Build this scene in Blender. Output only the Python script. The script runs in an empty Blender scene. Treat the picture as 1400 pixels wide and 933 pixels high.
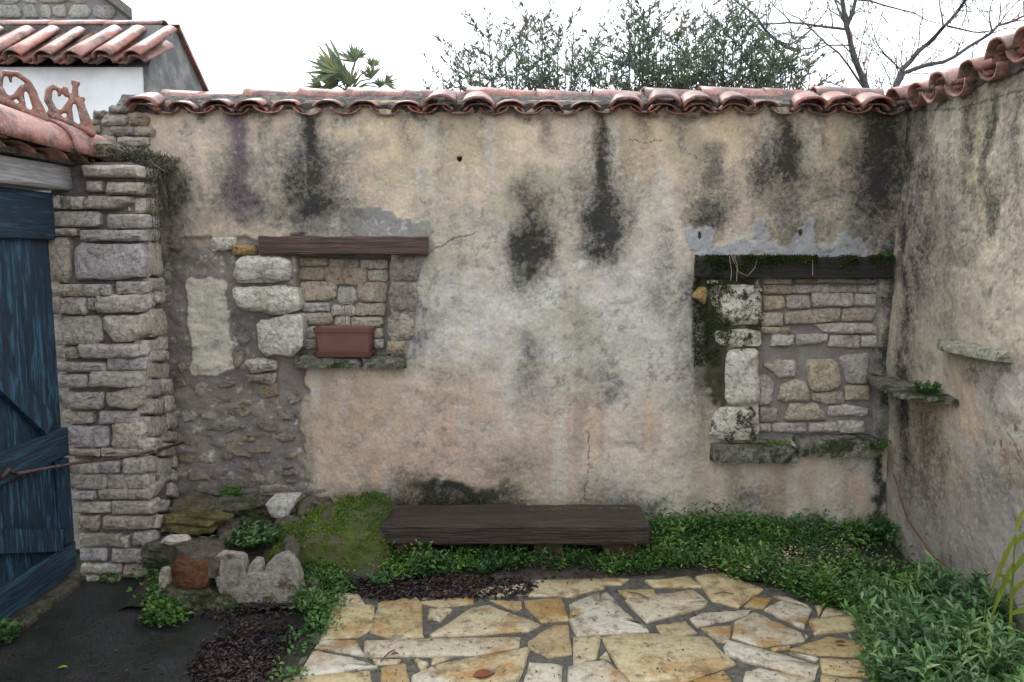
import bpy, math, random
import numpy as np
from mathutils import Vector, Matrix
R = math.radians
sc = bpy.context.scene
# ------------------------------------------------------------------ camera, light
PITCH = R(6.5); F = 1072.0; CAM = Vector((0, -4.5, 1.6))
cam = bpy.data.cameras.new('camera'); cam.sensor_width = 23.5; cam.lens = 23.5 * F / 1400
cam.clip_end = 2000; cam.clip_start = 0.05
co = bpy.data.objects.new('camera', cam); sc.collection.objects.link(co)
co.location = CAM; co.rotation_euler = (R(90) - PITCH, 0, 0); sc.camera = co
SUN_EL, SUN_AZ = R(52), R(-28)          # soft sun behind thin cloud, beyond the back wall to the left
w = bpy.data.worlds.new('World'); sc.world = w; w.use_nodes = True
nt = w.node_tree; nt.nodes.clear()
o_ = nt.nodes.new('ShaderNodeOutputWorld'); bg = nt.nodes.new('ShaderNodeBackground')
sk = nt.nodes.new('ShaderNodeTexSky'); sk.sky_type = 'NISHITA'; sk.sun_disc = False
sk.sun_elevation = SUN_EL; sk.sun_rotation = SUN_AZ
mx = nt.nodes.new('ShaderNodeMix'); mx.data_type = 'RGBA'; mx.inputs[0].default_value = 0.85
nt.links.new(sk.outputs[0], mx.inputs[6]); mx.inputs[7].default_value = (8.9, 9.2, 9.75, 1)
nt.links.new(mx.outputs[2], bg.inputs[0]); bg.inputs[1].default_value = 0.125
nt.links.new(bg.outputs[0], o_.inputs[0])
sl = bpy.data.lights.new('sun', 'SUN'); sl.energy = 1.3; sl.angle = R(22); sl.color = (1, .96, .9)
so = bpy.data.objects.new('sun', sl); sc.collection.objects.link(so)
sd = Vector((math.sin(SUN_AZ) * math.cos(SUN_EL), math.cos(SUN_AZ) * math.cos(SUN_EL), math.sin(SUN_EL)))
so.rotation_euler = (-sd).to_track_quat('-Z', 'Y').to_euler(); so.location = (0, 0, 8)
vs = sc.view_settings; vs.view_transform = 'Standard'; vs.look = 'None'; vs.gamma = 1; vs.exposure = 1.15
vs.use_curve_mapping = False
rnd = random.Random(7)
rng = np.random.default_rng(11)
# ------------------------------------------------------------------ pixel rays (photograph 1400 x 933) for laying things out on real planes
cp, sp = math.cos(PITCH), math.sin(PITCH)
def ray(u, v):
    a = (u - 700) / F; b = (466.5 - v) / F
    return Vector((a, cp + b * sp, -sp + b * cp))
def hy(u, v, y): d = ray(u, v); t = (y - CAM.y) / d.y; return CAM + d * t
def hx(u, v, x): d = ray(u, v); t = (x - CAM.x) / d.x; return CAM + d * t
def hz(u, v, z): d = ray(u, v); t = (z - CAM.z) / d.z; return CAM + d * t
def proj(x, y, z):
    dx = x - CAM.x; dy = y - CAM.y; dz = z - CAM.z
    dep = dy * cp - dz * sp; up = dy * sp + dz * cp
    return 700 + F * dx / dep, 466.5 - F * up / dep
# ------------------------------------------------------------------ numpy noise
def _h(ix, iy, s):
    n = (ix.astype(np.int64) * 374761393 + iy.astype(np.int64) * 668265263 + s * 1442695041) & 0xffffffff
    n = ((n ^ (n >> 13)) * 1274126177) & 0xffffffff
    n = n ^ (n >> 16)
    return (n & 0xffffff) / float(0xffffff)
def vn(x, y, s=0):
    x = np.asarray(x, float); y = np.asarray(y, float)
    ix = np.floor(x); iy = np.floor(y); fx = x - ix; fy = y - iy
    fx = fx * fx * (3 - 2 * fx); fy = fy * fy * (3 - 2 * fy)
    a = _h(ix, iy, s); b = _h(ix + 1, iy, s); c = _h(ix, iy + 1, s); d = _h(ix + 1, iy + 1, s)
    return (a * (1 - fx) + b * fx) * (1 - fy) + (c * (1 - fx) + d * fx) * fy
def fbm(x, y, s=0, o=4, g=.5):
    t = 0; a = 1; n = 0
    for k in range(o):
        t = t + a * vn(x * 2 ** k, y * 2 ** k, s + k * 17); n += a; a *= g
    return t / n
def ss(a, b, x): t = np.clip((x - a) / (b - a), 0, 1); return t * t * (3 - 2 * t)
# ------------------------------------------------------------------ materials
def mat(name):
    m = bpy.data.materials.new(name); m.use_nodes = True
    n = m.node_tree; b = n.nodes['Principled BSDF']; return m, n, b
def N(n, t, **k):
    x = n.nodes.new(t)
    for a, b in k.items(): setattr(x, a, b)
    return x
def noise_node(n, scale, detail=5, stretch=None, rough=.6, vec=None):
    t = N(n, 'ShaderNodeTexNoise'); t.inputs['Scale'].default_value = scale; t.inputs['Detail'].default_value = detail
    t.inputs['Roughness'].default_value = rough
    if vec is None:
        g = N(n, 'ShaderNodeNewGeometry'); vec = g.outputs['Position']
    if stretch:
        mp = N(n, 'ShaderNodeMapping'); mp.inputs['Scale'].default_value = stretch
        n.links.new(vec, mp.inputs[0]); vec = mp.outputs[0]
    n.links.new(vec, t.inputs['Vector']); return t
def ramp(n, src, stops):
    r = N(n, 'ShaderNodeValToRGB'); cr = r.color_ramp
    while len(cr.elements) < len(stops): cr.elements.new(.5)
    for e, (p, c) in zip(cr.elements, stops):
        e.position = p; e.color = (c[0], c[1], c[2], 1) if hasattr(c, '__len__') else (c, c, c, 1)
    n.links.new(src, r.inputs[0]); return r
def mixc(n, fac, a, b, mode='MIX'):
    m = N(n, 'ShaderNodeMix', data_type='RGBA', blend_type=mode)
    for i, v in ((0, fac), (6, a), (7, b)):
        if hasattr(v, 'is_linked'): n.links.new(v, m.inputs[i])
        elif i == 0: m.inputs[0].default_value = v
        else: m.inputs[i].default_value = (v[0], v[1], v[2], 1)
    return m.outputs[2]
def bump(n, b, srcs, normal=None):
    for s, st, d in srcs:
        bp = N(n, 'ShaderNodeBump'); bp.inputs['Strength'].default_value = st; bp.inputs['Distance'].default_value = d
        n.links.new(s, bp.inputs['Height'])
        if normal is not None: n.links.new(normal, bp.inputs['Normal'])
        normal = bp.outputs[0]
    n.links.new(normal, b.inputs['Normal'])
def m_plaster(name='lime_plaster'):
    m, n, b = mat(name)
    a = N(n, 'ShaderNodeAttribute', attribute_name='Col')
    f = noise_node(n, 60, 6, rough=.7); f2 = noise_node(n, 9, 5)
    c = mixc(n, 1, a.outputs['Color'], ramp(n, f.outputs[0], [(.3, .78), (.5, 1.), (.7, 1.16)]).outputs[0], 'MULTIPLY')
    c = mixc(n, 1, c, ramp(n, f2.outputs[0], [(.3, (.80, .80, .84)), (.5, (1, 1, 1)), (.7, (1.12, 1.10, 1.06))]).outputs[0], 'MULTIPLY')
    f4 = noise_node(n, 38, 10, rough=.82)
    def math_(op, x, y, cl=False):
        q = N(n, 'ShaderNodeMath', operation=op, use_clamp=cl)
        for i, v in enumerate((x, y)):
            if hasattr(v, 'is_linked'): n.links.new(v, q.inputs[i])
            else: q.inputs[i].default_value = v
        return q.outputs[0]
    al = a.outputs['Alpha']; gg = math_('MULTIPLY', al, 3.2, True)
    fac = math_('ADD', al, math_('MULTIPLY', math_('MULTIPLY', math_('SUBTRACT', f4.outputs[0], .5), 2.8), gg), True)
    c = mixc(n, math_('MULTIPLY', fac, .95), c, (.017, .017, .015))
    vo = N(n, 'ShaderNodeTexVoronoi'); vo.inputs['Scale'].default_value = 45
    g = N(n, 'ShaderNodeNewGeometry')
    dw = mixc(n, .03, g.outputs['Position'], f2.outputs['Color'])
    n.links.new(dw, vo.inputs['Vector'])
    pit = ramp(n, vo.outputs['Distance'], [(.05, .45), (.16, 1.)])
    gate = noise_node(n, 5, 3)
    gr = ramp(n, gate.outputs[0], [(.5, 0.), (.62, .8)])
    c = mixc(n, gr.outputs[0], c, mixc(n, 1, c, pit.outputs[0], 'MULTIPLY'))
    n.links.new(c, b.inputs['Base Color']); b.inputs['Roughness'].default_value = .92
    b.inputs['Specular IOR Level'].default_value = .25
    bump(n, b, [(f.outputs[0], .5, .006), (f2.outputs[0], .4, .02)])
    return m
def m_stone(name, cols, moss=0, mosscol=(.035, .05, .012), rough=.85, lich=.3, bs=1, spec=.3, dark=.55):
    m, n, b = mat(name)
    oi = N(n, 'ShaderNodeObjectInfo')
    r = ramp(n, oi.outputs['Random'], [(i / max(1, len(cols) - 1), c) for i, c in enumerate(cols)])
    f1 = noise_node(n, 7, 4); f2 = noise_node(n, 45, 7, rough=.75); f3 = noise_node(n, 150, 3); f5 = noise_node(n, 20, 9, rough=.72)
    c = mixc(n, 1, r.outputs[0], ramp(n, f1.outputs[0], [(.3, (.72, .68, .62)), (.5, (1, 1, 1)), (.7, (1.12, 1.1, 1.1))]).outputs[0], 'MULTIPLY')
    c = mixc(n, 1, c, ramp(n, f2.outputs[0], [(.34, dark * .8), (.5, 1.), (.66, 1.32)]).outputs[0], 'MULTIPLY')
    if lich:
        l = noise_node(n, 16, 6, rough=.8)
        c = mixc(n, ramp(n, l.outputs[0], [(.54, 0.), (.64, lich)]).outputs[0], c, (.56, .55, .48))
        pt = noise_node(n, 28, 8, rough=.8); c = mixc(n, ramp(n, pt.outputs[0], [(.32, .85), (.40, 0.)]).outputs[0], c, (.07, .06, .05))
    if moss:
        l = noise_node(n, 6, 7, rough=.8)
        c = mixc(n, ramp(n, l.outputs[0], [(.62 - moss * .35, 0.), (.68 - moss * .3, .95)]).outputs[0], c, mosscol)
    n.links.new(c, b.inputs['Base Color']); b.inputs['Roughness'].default_value = rough
    b.inputs['Specular IOR Level'].default_value = spec
    bump(n, b, [(f5.outputs[0], 1.0 * bs, .045), (f2.outputs[0], .8 * bs, .012), (f3.outputs[0], .3 * bs, .003)])
    return m
def m_tile(name='terracotta_tile', base=((.27, .095, .068), (.33, .14, .10), (.30, .145, .12), (.19, .075, .055))):
    m, n, b = mat(name)
    oi = N(n, 'ShaderNodeObjectInfo')
    r = ramp(n, oi.outputs['Random'], [(i / 3, c) for i, c in enumerate(base)])
    f1 = noise_node(n, 9, 6, rough=.7); f2 = noise_node(n, 70, 5)
    c = mixc(n, 1, r.outputs[0], ramp(n, f2.outputs[0], [(.35, .7), (.6, 1.15)]).outputs[0], 'MULTIPLY')
    c = mixc(n, ramp(n, f1.outputs[0], [(.46, 0.), (.62, .88)]).outputs[0], c, (.055, .047, .042))
    l = noise_node(n, 30, 6, rough=.8)
    c = mixc(n, ramp(n, l.outputs[0], [(.55, 0.), (.64, .65)]).outputs[0], c, (.38, .35, .31))
    n.links.new(c, b.inputs['Base Color']); b.inputs['Roughness'].default_value = .38
    n.links.new(ramp(n, f2.outputs[0], [(.3, .3), (.7, .62)]).outputs[0], b.inputs['Roughness'])
    bump(n, b, [(f1.outputs[0], .3, .008), (f2.outputs[0], .35, .003)])
    return m
def m_wood(name, c1, c2, axis, c3=None, rough=.75, bs=1.):
    m, n, b = mat(name)
    st = {'x': (2.5, 28, 40), 'y': (28, 2.5, 40), 'z': (34, 34, 4.5)}[axis]
    f = noise_node(n, 1.6, 6, stretch=st, rough=.7)
    g = noise_node(n, 6, 6, stretch=tuple(s / 6 for s in st), rough=.7)
    c = ramp(n, f.outputs[0], [(.3, c1), (.65, c2)]).outputs[0]
    if c3: c = mixc(n, ramp(n, g.outputs[0], [(.52, 0.), (.6, .9)]).outputs[0], c, c3)
    n.links.new(c, b.inputs['Base Color']); b.inputs['Roughness'].default_value = rough
    bump(n, b, [(f.outputs[0], .8 * bs, .012), (g.outputs[0], .4 * bs, .02)])
    return m
def m_leaf(name, cols, rough=.45, trans=.25):
    m, n, b = mat(name)
    g = N(n, 'ShaderNodeNewGeometry')
    r = ramp(n, g.outputs['Random Per Island'], [(i / max(1, len(cols) - 1), c) for i, c in enumerate(cols)])
    tn = noise_node(n, 4.5, 3)
    tc = mixc(n, 1, r.outputs[0], ramp(n, tn.outputs[0], [(.32, (.55, .62, .7)), (.5, (1, 1, 1)), (.68, (1.55, 1.4, 1.0))]).outputs[0], 'MULTIPLY')
    n.links.new(tc, b.inputs['Base Color']); b.inputs['Roughness'].default_value = rough
    b.inputs['Specular IOR Level'].default_value = .35
    tr = N(n, 'ShaderNodeBsdfTranslucent'); n.links.new(r.outputs[0], tr.inputs[0])
    ms = N(n, 'ShaderNodeMixShader'); ms.inputs[0].default_value = trans
    n.links.new(b.outputs[0], ms.inputs[1]); n.links.new(tr.outputs[0], ms.inputs[2])
    n.links.new(ms.outputs[0], n.nodes['Material Output'].inputs[0])
    return m
def m_flat(name, cols, scale=20, rough=.8, bs=.5, spec=.3, metallic=0, big=None):
    m, n, b = mat(name)
    f = noise_node(n, scale, 6, rough=.7)
    c = ramp(n, f.outputs[0], [(.3 + .4 * i / max(1, len(cols) - 1), c) for i, c in enumerate(cols)]).outputs[0]
    if big:
        g = noise_node(n, big[0], 4); c = mixc(n, ramp(n, g.outputs[0], [(.45, 0.), (.6, .9)]).outputs[0], c, big[1])
    n.links.new(c, b.inputs['Base Color']); b.inputs['Roughness'].default_value = rough
    b.inputs['Specular IOR Level'].default_value = spec; b.inputs['Metallic'].default_value = metallic
    bump(n, b, [(f.outputs[0], bs, .01)])
    return m
M = {}
M['plaster'] = m_plaster()
M['lime'] = m_stone('grey_limestone', [(.52, .47, .43), (.62, .57, .51), (.50, .43, .34), (.56, .52, .51), (.66, .60, .49), (.44, .41, .40)], lich=.25)
M['limeb'] = m_stone('warm_limestone', [(.58, .51, .42), (.60, .50, .35), (.56, .53, .50), (.48, .39, .28), (.66, .62, .57), (.62, .55, .44), (.60, .58, .56)], lich=.25)
M['pale'] = m_stone('pale_limestone', [(.74, .71, .60), (.68, .65, .58)], lich=.4, dark=.45)
M['palemoss'] = m_stone('mossy_pale_limestone', [(.74, .70, .57), (.68, .64, .54)], moss=.36, mosscol=(.022, .027, .010), lich=.4)
M['yellow'] = m_stone('ochre_brick', [(.46, .34, .15), (.42, .28, .12)], lich=0)
M['chip'] = m_stone('embedded_rubble', [(.30, .27, .24), (.24, .215, .19), (.38, .30, .20), (.42, .39, .35)], lich=.3)
M['slabdark'] = m_stone('weathered_slab', [(.17, .17, .13), (.21, .20, .16)], moss=.35, lich=.5)
M['slablich'] = m_stone('lichen_slab', [(.36, .36, .28), (.34, .33, .27)], moss=.15, lich=.6)
M['rock'] = m_stone('damp_brown_rock', [(.16, .135, .09), (.13, .115, .09), (.19, .16, .11)], moss=.35, lich=.1, rough=.7)
M['yrock'] = m_stone('yellow_green_rock', [(.17, .15, .06), (.17, .14, .06)], moss=.4, mosscol=(.07, .075, .015), lich=0, rough=.7)
M['supp'] = m_stone('earth_stained_block', [(.12, .07, .04), (.10, .07, .045)], moss=.3, lich=0)
M['rust'] = m_stone('rust_stone', [(.17, .07, .032), (.17, .07, .032)], lich=0, rough=.8)
M['trough'] = m_stone('trough_stone', [(.40, .365, .32), (.40, .365, .32)], moss=.2, mosscol=(.12, .08, .035), lich=.5)
M['flag'] = None
M['mortar'] = m_flat('grey_mortar', [(.09, .08, .078), (.145, .13, .12), (.19, .175, .16)], 25, .95, .8)
M['mortarlight'] = m_flat('niche_mortar', [(.15, .14, .135), (.23, .215, .20)], 25, .95, .8)
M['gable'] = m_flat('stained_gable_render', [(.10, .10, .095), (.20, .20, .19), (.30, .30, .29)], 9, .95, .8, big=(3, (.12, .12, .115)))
M['pmortar'] = m_flat('patio_mortar', [(.035, .033, .028), (.085, .08, .068), (.15, .14, .12)], 30, .6, .8)
M['tile'] = m_tile()
M['crest'] = m_tile('old_terracotta', ((.22, .085, .05), (.24, .10, .07), (.20, .08, .05), (.2, .09, .06)))
M['tilemort'] = m_flat('sooty_mortar', [(.03, .03, .028), (.10, .09, .085), (.17, .16, .15)], 22, .95, 1)
M['door'] = m_wood('blue_paint', (.004, .009, .018), (.012, .040, .075), 'z', (.035, .12, .19), rough=.6, bs=1)
M['doorx'] = m_wood('blue_paint_rail', (.005, .010, .018), (.012, .038, .068), 'y', (.025, .08, .12), rough=.6, bs=1)
M['greywood'] = m_wood('silvered_timber', (.16, .15, .15), (.48, .47, .47), 'y', (.30, .29, .29), rough=.9)
M['redwood'] = m_wood('reddish_timber', (.02, .011, .009), (.10, .055, .045), 'x', (.035, .025, .022), rough=.7)
M['blackwood'] = m_wood('black_damp_timber', (.005, .005, .005), (.016, .013, .011), 'x', (.012, .013, .006), rough=.8)
M['benchwood'] = m_wood('dark_sleeper_timber', (.011, .007, .005), (.060, .038, .028), 'x', (.022, .014, .011), rough=.55, bs=1.8)
M['iron'] = m_flat('rusty_iron', [(.03, .025, .03), (.10, .06, .05), (.18, .14, .14)], 60, .6, .6, metallic=.4)
M['pot'] = m_flat('terracotta_plastic', [(.125, .055, .042), (.16, .074, .057)], 12, .5, .1, big=(9, (.14, .068, .054)))
M['soil'] = m_flat('black_soil', [(.012, .010, .009), (.05, .04, .03)], 60, .95, 1)
M['ground'] = m_flat('damp_earth', [(.018, .015, .011), (.05, .04, .028), (.07, .06, .04)], 24, .9, 1, big=(3, (.02, .028, .012)))
M['asphalt'] = m_flat('dark_asphalt', [(.008, .008, .009), (.024, .024, .024), (.075, .075, .07)], 110, .6, .8, spec=.3, big=(2.6, (.012, .014, .009)))
M['moss'] = m_flat('bright_moss', [(.025, .035, .008), (.06, .08, .014), (.09, .11, .02)], 35, .95, 1, big=(9, (.085, .075, .05)))
M['cover'] = m_leaf('clover_leaf', [(.035, .09, .02), (.075, .17, .04), (.05, .13, .035), (.12, .22, .05), (.045, .11, .03)])
M['weed'] = m_leaf('blue_green_leaf', [(.045, .11, .035), (.085, .18, .06), (.065, .14, .045), (.14, .23, .10)])
M['shrub'] = m_leaf('olive_leaf', [(.08, .11, .065), (.14, .17, .11), (.11, .14, .09), (.20, .23, .17)], trans=.35)  # leaf greens lightened to carry haze and sky light bleed
M['palm'] = m_leaf('palm_leaf', [(.10, .14, .08), (.15, .20, .12), (.12, .16, .09), (.26, .27, .12)], trans=.35)  # palm greens paled in the colour itself to imitate haze
M['litter'] = m_leaf('dead_leaf', [(.008, .006, .008), (.018, .011, .014), (.03, .017, .017), (.012, .008, .010), (.06, .032, .02)], rough=.5, trans=0)
M['orange'] = m_leaf('orange_leaf', [(.6, .13, .03), (.7, .22, .08)], trans=.5)
M['brownleaf'] = m_leaf('brown_fallen_leaf', [(.10, .03, .015), (.14, .05, .02)], trans=0)
M['yleaf'] = m_leaf('yellow_green_leaf', [(.25, .32, .04), (.35, .4, .06)], trans=.4)
M['dry'] = m_leaf('dry_plant', [(.03, .03, .018), (.07, .065, .04), (.05, .06, .03), (.10, .09, .06)], trans=.1)
M['bark'] = m_flat('grey_bark', [(.05, .045, .042), (.13, .12, .12)], 30, .9, .8)  # bark greys lifted to imitate bright sky bleeding over the branches
M['stem'] = m_flat('brown_stem', [(.10, .035, .02), (.18, .075, .045)], 30, .7, .3)
M['root'] = m_flat('pale_root', [(.22, .18, .13), (.33, .28, .2)], 30, .9, .3)
M['white'] = m_flat('white_render', [(.66, .67, .67), (.76, .77, .77)], 6, .9, .3, big=(2.5, (.58, .585, .58)))
M['farstone'] = m_stone('far_rubble', [(.34, .32, .28), (.40, .37, .31), (.30, .29, .27), (.42, .40, .35)], lich=.2)
def m_flag():
    m, n, b = mat('flagstone')
    oi = N(n, 'ShaderNodeObjectInfo')
    r = ramp(n, oi.outputs['Random'], [(0, (.42, .36, .23)), (.2, (.44, .36, .20)), (.4, (.46, .41, .30)), (.6, (.34, .25, .12)), (.8, (.44, .40, .31)), (1, (.46, .43, .34))])
    f1 = noise_node(n, 4.5, 5, rough=.65); f2 = noise_node(n, 50, 7, rough=.7); f3 = noise_node(n, 11, 6, rough=.75)
    c = mixc(n, ramp(n, f1.outputs[0], [(.50, 0.), (.64, .9)]).outputs[0], r.outputs[0], (.30, .165, .05))
    c = mixc(n, ramp(n, f3.outputs[0], [(.50, 0.), (.66, .9)]).outputs[0], c, (.13, .095, .05))
    c = mixc(n, 1, c, ramp(n, f2.outputs[0], [(.35, .75), (.55, 1.05), (.7, 1.15)]).outputs[0], 'MULTIPLY')
    n.links.new(c, b.inputs['Base Color'])
    n.links.new(ramp(n, f3.outputs[0], [(.35, .25), (.6, .6)]).outputs[0], b.inputs['Roughness'])
    bump(n, b, [(f3.outputs[0], .4, .01), (f2.outputs[0], .35, .004)])
    return m
M['flag'] = m_flag()
# ------------------------------------------------------------------ object helpers
WP = {}
def link(o): sc.collection.objects.link(o); return o
def place(o, world, parent=None):
    world = Vector(world)
    if parent is not None:
        o.parent = parent; o.location = world - WP[parent.name]
    else: o.location = world
    WP[o.name] = world; return o
def thing(name, label, cat, loc=(0, 0, 0), group=None):
    o = link(bpy.data.objects.new(name, None)); o.empty_display_size = .1
    place(o, loc); tag(o, label, cat, group); return o
def tag(o, label=None, cat=None, group=None, kind=None):
    if label: o['label'] = label
    if cat: o['category'] = cat
    if group: o['group'] = group
    if kind: o['kind'] = kind
    return o
class MB:
    def __init__(s): s.v = []; s.f = []
    def add(s, vs, fs):
        k = len(s.v); s.v += [tuple(q) for q in vs]; s.f += [tuple(i + k for i in q) for q in fs]
    def box(s, a, b, jit=0, r=rnd):
        x0, y0, z0 = a; x1, y1, z1 = b
        vs = [(x, y, z) for z in (z0, z1) for y in (y0, y1) for x in (x0, x1)]
        if jit: vs = [tuple(q + r.uniform(-jit, jit) for q in p) for p in vs]
        s.add(vs, [(0, 2, 3, 1), (4, 5, 7, 6), (0, 1, 5, 4), (2, 6, 7, 3), (0, 4, 6, 2), (1, 3, 7, 5)])
    def tube(s, pts, rad, n=6, cap=True):
        pts = [Vector(p) for p in pts]; rings = []
        t0 = (pts[1] - pts[0]).normalized(); ref = t0.orthogonal().normalized()
        for i, p in enumerate(pts):
            t = (pts[min(i + 1, len(pts) - 1)] - pts[max(i - 1, 0)]).normalized()
            ref = (ref - t * ref.dot(t))
            ref = ref.normalized() if ref.length > 1e-6 else t.orthogonal().normalized()
            bb = t.cross(ref); rr = rad[i] if hasattr(rad, '__len__') else rad
            rings.append([p + (ref * math.cos(6.28318 * k / n) + bb * math.sin(6.28318 * k / n)) * rr for k in range(n)])
        vs = [q for g in rings for q in g]; fs = []
        for i in range(len(pts) - 1):
            for k in range(n):
                fs.append((i * n + k, i * n + (k + 1) % n, (i + 1) * n + (k + 1) % n, (i + 1) * n + k))
        if cap: fs.append(tuple(range(n))[::-1]); fs.append(tuple((len(pts) - 1) * n + k for k in range(n)))
        s.add(vs, fs)
    def build(s, name, m, parent=None, origin=None, smooth=False):
        a = np.array(s.v, float)
        if origin is None:
            origin = ((a[:, 0].min() + a[:, 0].max()) / 2, (a[:, 1].min() + a[:, 1].max()) / 2, a[:, 2].min())
        me = bpy.data.meshes.new(name); me.from_pydata((a - np.array(origin)).tolist(), [], s.f); me.update()
        me.materials.append(m)
        if hasattr(s, 'sm'): me.polygons.foreach_set('use_smooth', [i in s.sm for i in range(len(me.polygons))])
        if smooth: me.polygons.foreach_set('use_smooth', [True] * len(me.polygons))
        o = link(bpy.data.objects.new(name, me)); return place(o, origin, parent)
def plank(mb, a, b, seg=8, jit=.004, axis=0, r=rnd, bev=.006):
    """a long box whose long faces wander slightly, with chamfered edges"""
    a = list(a); b = list(b); L0, L1 = a[axis], b[axis]; o1, o2 = [i for i in range(3) if i != axis]
    prof = []
    for (s1, s2) in ((0, 0), (1, 0), (1, 1), (0, 1)):
        for q in ((0, 1), (1, 0)) if (s1, s2) in ((0, 0), (1, 1)) else ((1, 0), (0, 1)):
            p1 = (b if s1 else a)[o1] + (bev if not s1 else -bev) * q[0]
            p2 = (b if s2 else a)[o2] + (bev if not s2 else -bev) * q[1]
            prof.append((p1, p2))
    # order around
    c1 = (a[o1] + b[o1]) / 2; c2 = (a[o2] + b[o2]) / 2
    h1 = abs(b[o1] - a[o1]); h2 = abs(b[o2] - a[o2])
    prof.sort(key=lambda p: math.atan2((p[1] - c2) / h2, (p[0] - c1) / h1))
    vs = []
    for i in range(seg + 1):
        t = L0 + (L1 - L0) * i / seg
        for p in prof:
            q = [0, 0, 0]; q[axis] = t + r.uniform(-jit, jit) * (i in (0, seg)); q[o1] = p[0] + r.uniform(-jit, jit); q[o2] = p[1] + r.uniform(-jit, jit)
            vs.append(q)
    n = 8; fs = []
    for i in range(seg):
        for k in range(n): fs.append((i * n + k, i * n + (k + 1) % n, (i + 1) * n + (k + 1) % n, (i + 1) * n + k))
    fs.append(tuple(range(n))); fs.append(tuple(seg * n + k for k in range(n)))
    mb.add(vs, fs)
def rounded(poly, n=16, jit=.04, cut=.16, r=rnd):
    P = []
    L = len(poly)
    for i in range(L):
        p = Vector(poly[i][:2]); a = Vector(poly[i - 1][:2]); b = Vector(poly[(i + 1) % L][:2])
        da = (a - p).length; db = (b - p).length; c = min(da, db) * cut * r.uniform(.6, 1.4)
        P.append(p + (a - p) / max(da, 1e-6) * c); P.append(p + (b - p) / max(db, 1e-6) * c)
    per = sum((P[(i + 1) % len(P)] - P[i]).length for i in range(len(P)))
    out = []; step = per / n
    for i in range(len(P)):
        a = P[i]; b = P[(i + 1) % len(P)]; l = (b - a).length; k = max(1, round(l / step))
        for j in range(k): out.append(a + (b - a) * j / k)
    w_ = max(p.x for p in out) - min(p.x for p in out); h_ = max(p.y for p in out) - min(p.y for p in out)
    s_ = min(w_, h_) * jit
    return [Vector((p.x + r.uniform(-s_, s_), p.y + r.uniform(-s_, s_))) for p in out]
def stone(mb, poly, to3, thick, h, bev=.012, rough=.004, r=rnd, n=16, jit=.04, cut=.16, raw=False):
    P = poly if raw else rounded(poly, n, jit, cut, r)
    P = [Vector(p[:2]) for p in P]
    cx = sum(p.x for p in P) / len(P); cy = sum(p.y for p in P) / len(P)
    hw = max(1e-3, (max(p.x for p in P) - min(p.x for p in P)) / 2); hh = max(1e-3, (max(p.y for p in P) - min(p.y for p in P)) / 2)
    def ins(p, d):
        return (cx + (p.x - cx) * max(.1, 1 - d / hw), cy + (p.y - cy) * max(.1, 1 - d / hh))
    bev = min(bev, .45 * min(hw, hh)); tilt = (r.uniform(-1, 1) * rough * 1.5 / hw, r.uniform(-1, 1) * rough * 1.5 / hh)
    k = len(P); vs = []
    def nn(a, b_): return (a - cx) * tilt[0] + (b_ - cy) * tilt[1]
    for p in P: vs.append(to3(p.x, p.y, -thick))
    for p in P: a, b_ = p; vs.append(to3(a, b_, h * .45 + r.uniform(-rough, rough) * .6))
    for p in P: a, b_ = ins(p, bev * r.uniform(.35, 1.7)); vs.append(to3(a, b_, h * .93 + nn(a, b_) + r.uniform(-rough, rough)))
    m2 = bev + (min(hw, hh) - bev) * .5
    for p in P: a, b_ = ins(p, m2); vs.append(to3(a + r.uniform(-1, 1) * rough, b_ + r.uniform(-1, 1) * rough, h + nn(a, b_) + r.uniform(-rough, rough)))
    vs.append(to3(cx, cy, h + r.uniform(-rough, rough) * .4))
    fs = []
    for j in range(3):
        for i in range(k): fs.append((j * k + i, j * k + (i + 1) % k, (j + 1) * k + (i + 1) % k, (j + 1) * k + i))
    for i in range(k): fs.append((3 * k + i, 3 * k + (i + 1) % k, 4 * k))
    mb.sm = getattr(mb, 'sm', set()) | set(range(len(mb.f) + 2 * k, len(mb.f) + 4 * k)); mb.add(vs, fs)
def boxpoly(b): x0, y0, x1, y1 = b; return [(x0, y0), (x1, y0), (x1, y1), (x0, y1)]
def zoomed(poly, ox, oy, s):
    if not hasattr(poly[0], '__len__'): poly = boxpoly(poly)
    return [(ox + x * s, oy + y * s) for x, y in poly]
def lump(mb, c, rx, ry, rz, seed, rough=.25, nu=12, nv=8, rot=0, freq=1.6):
    """irregular boulder"""
    r = random.Random(seed); ph = [(r.uniform(0, 9), r.uniform(0, 9), r.uniform(0, 9)) for _ in range(3)]
    from mathutils import noise
    vs = [];
    for j in range(nv + 1):
        th = math.pi * j / nv
        for i in range(nu):
            a = 6.28318 * i / nu
            d = Vector((math.sin(th) * math.cos(a), math.sin(th) * math.sin(a), math.cos(th)))
            # squarish
            q = Vector([math.copysign(abs(t) ** .75, t) for t in d])
            k = 1 + rough * (noise.noise(d * freq + Vector(ph[0])) + .5 * noise.noise(d * freq * 2.3 + Vector(ph[1])) + .25 * noise.noise(d * freq * 5 + Vector(ph[2])))
            x, y, z = q.x * rx * k, q.y * ry * k, q.z * rz * k
            vs.append((c[0] + x * math.cos(rot) - y * math.sin(rot), c[1] + x * math.sin(rot) + y * math.cos(rot), c[2] + z))
    fs = []
    for j in range(nv):
        for i in range(nu): fs.append((j * nu + i, (j + 1) * nu + i, (j + 1) * nu + (i + 1) % nu, j * nu + (i + 1) % nu))
    mb.add(vs, fs)
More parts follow.
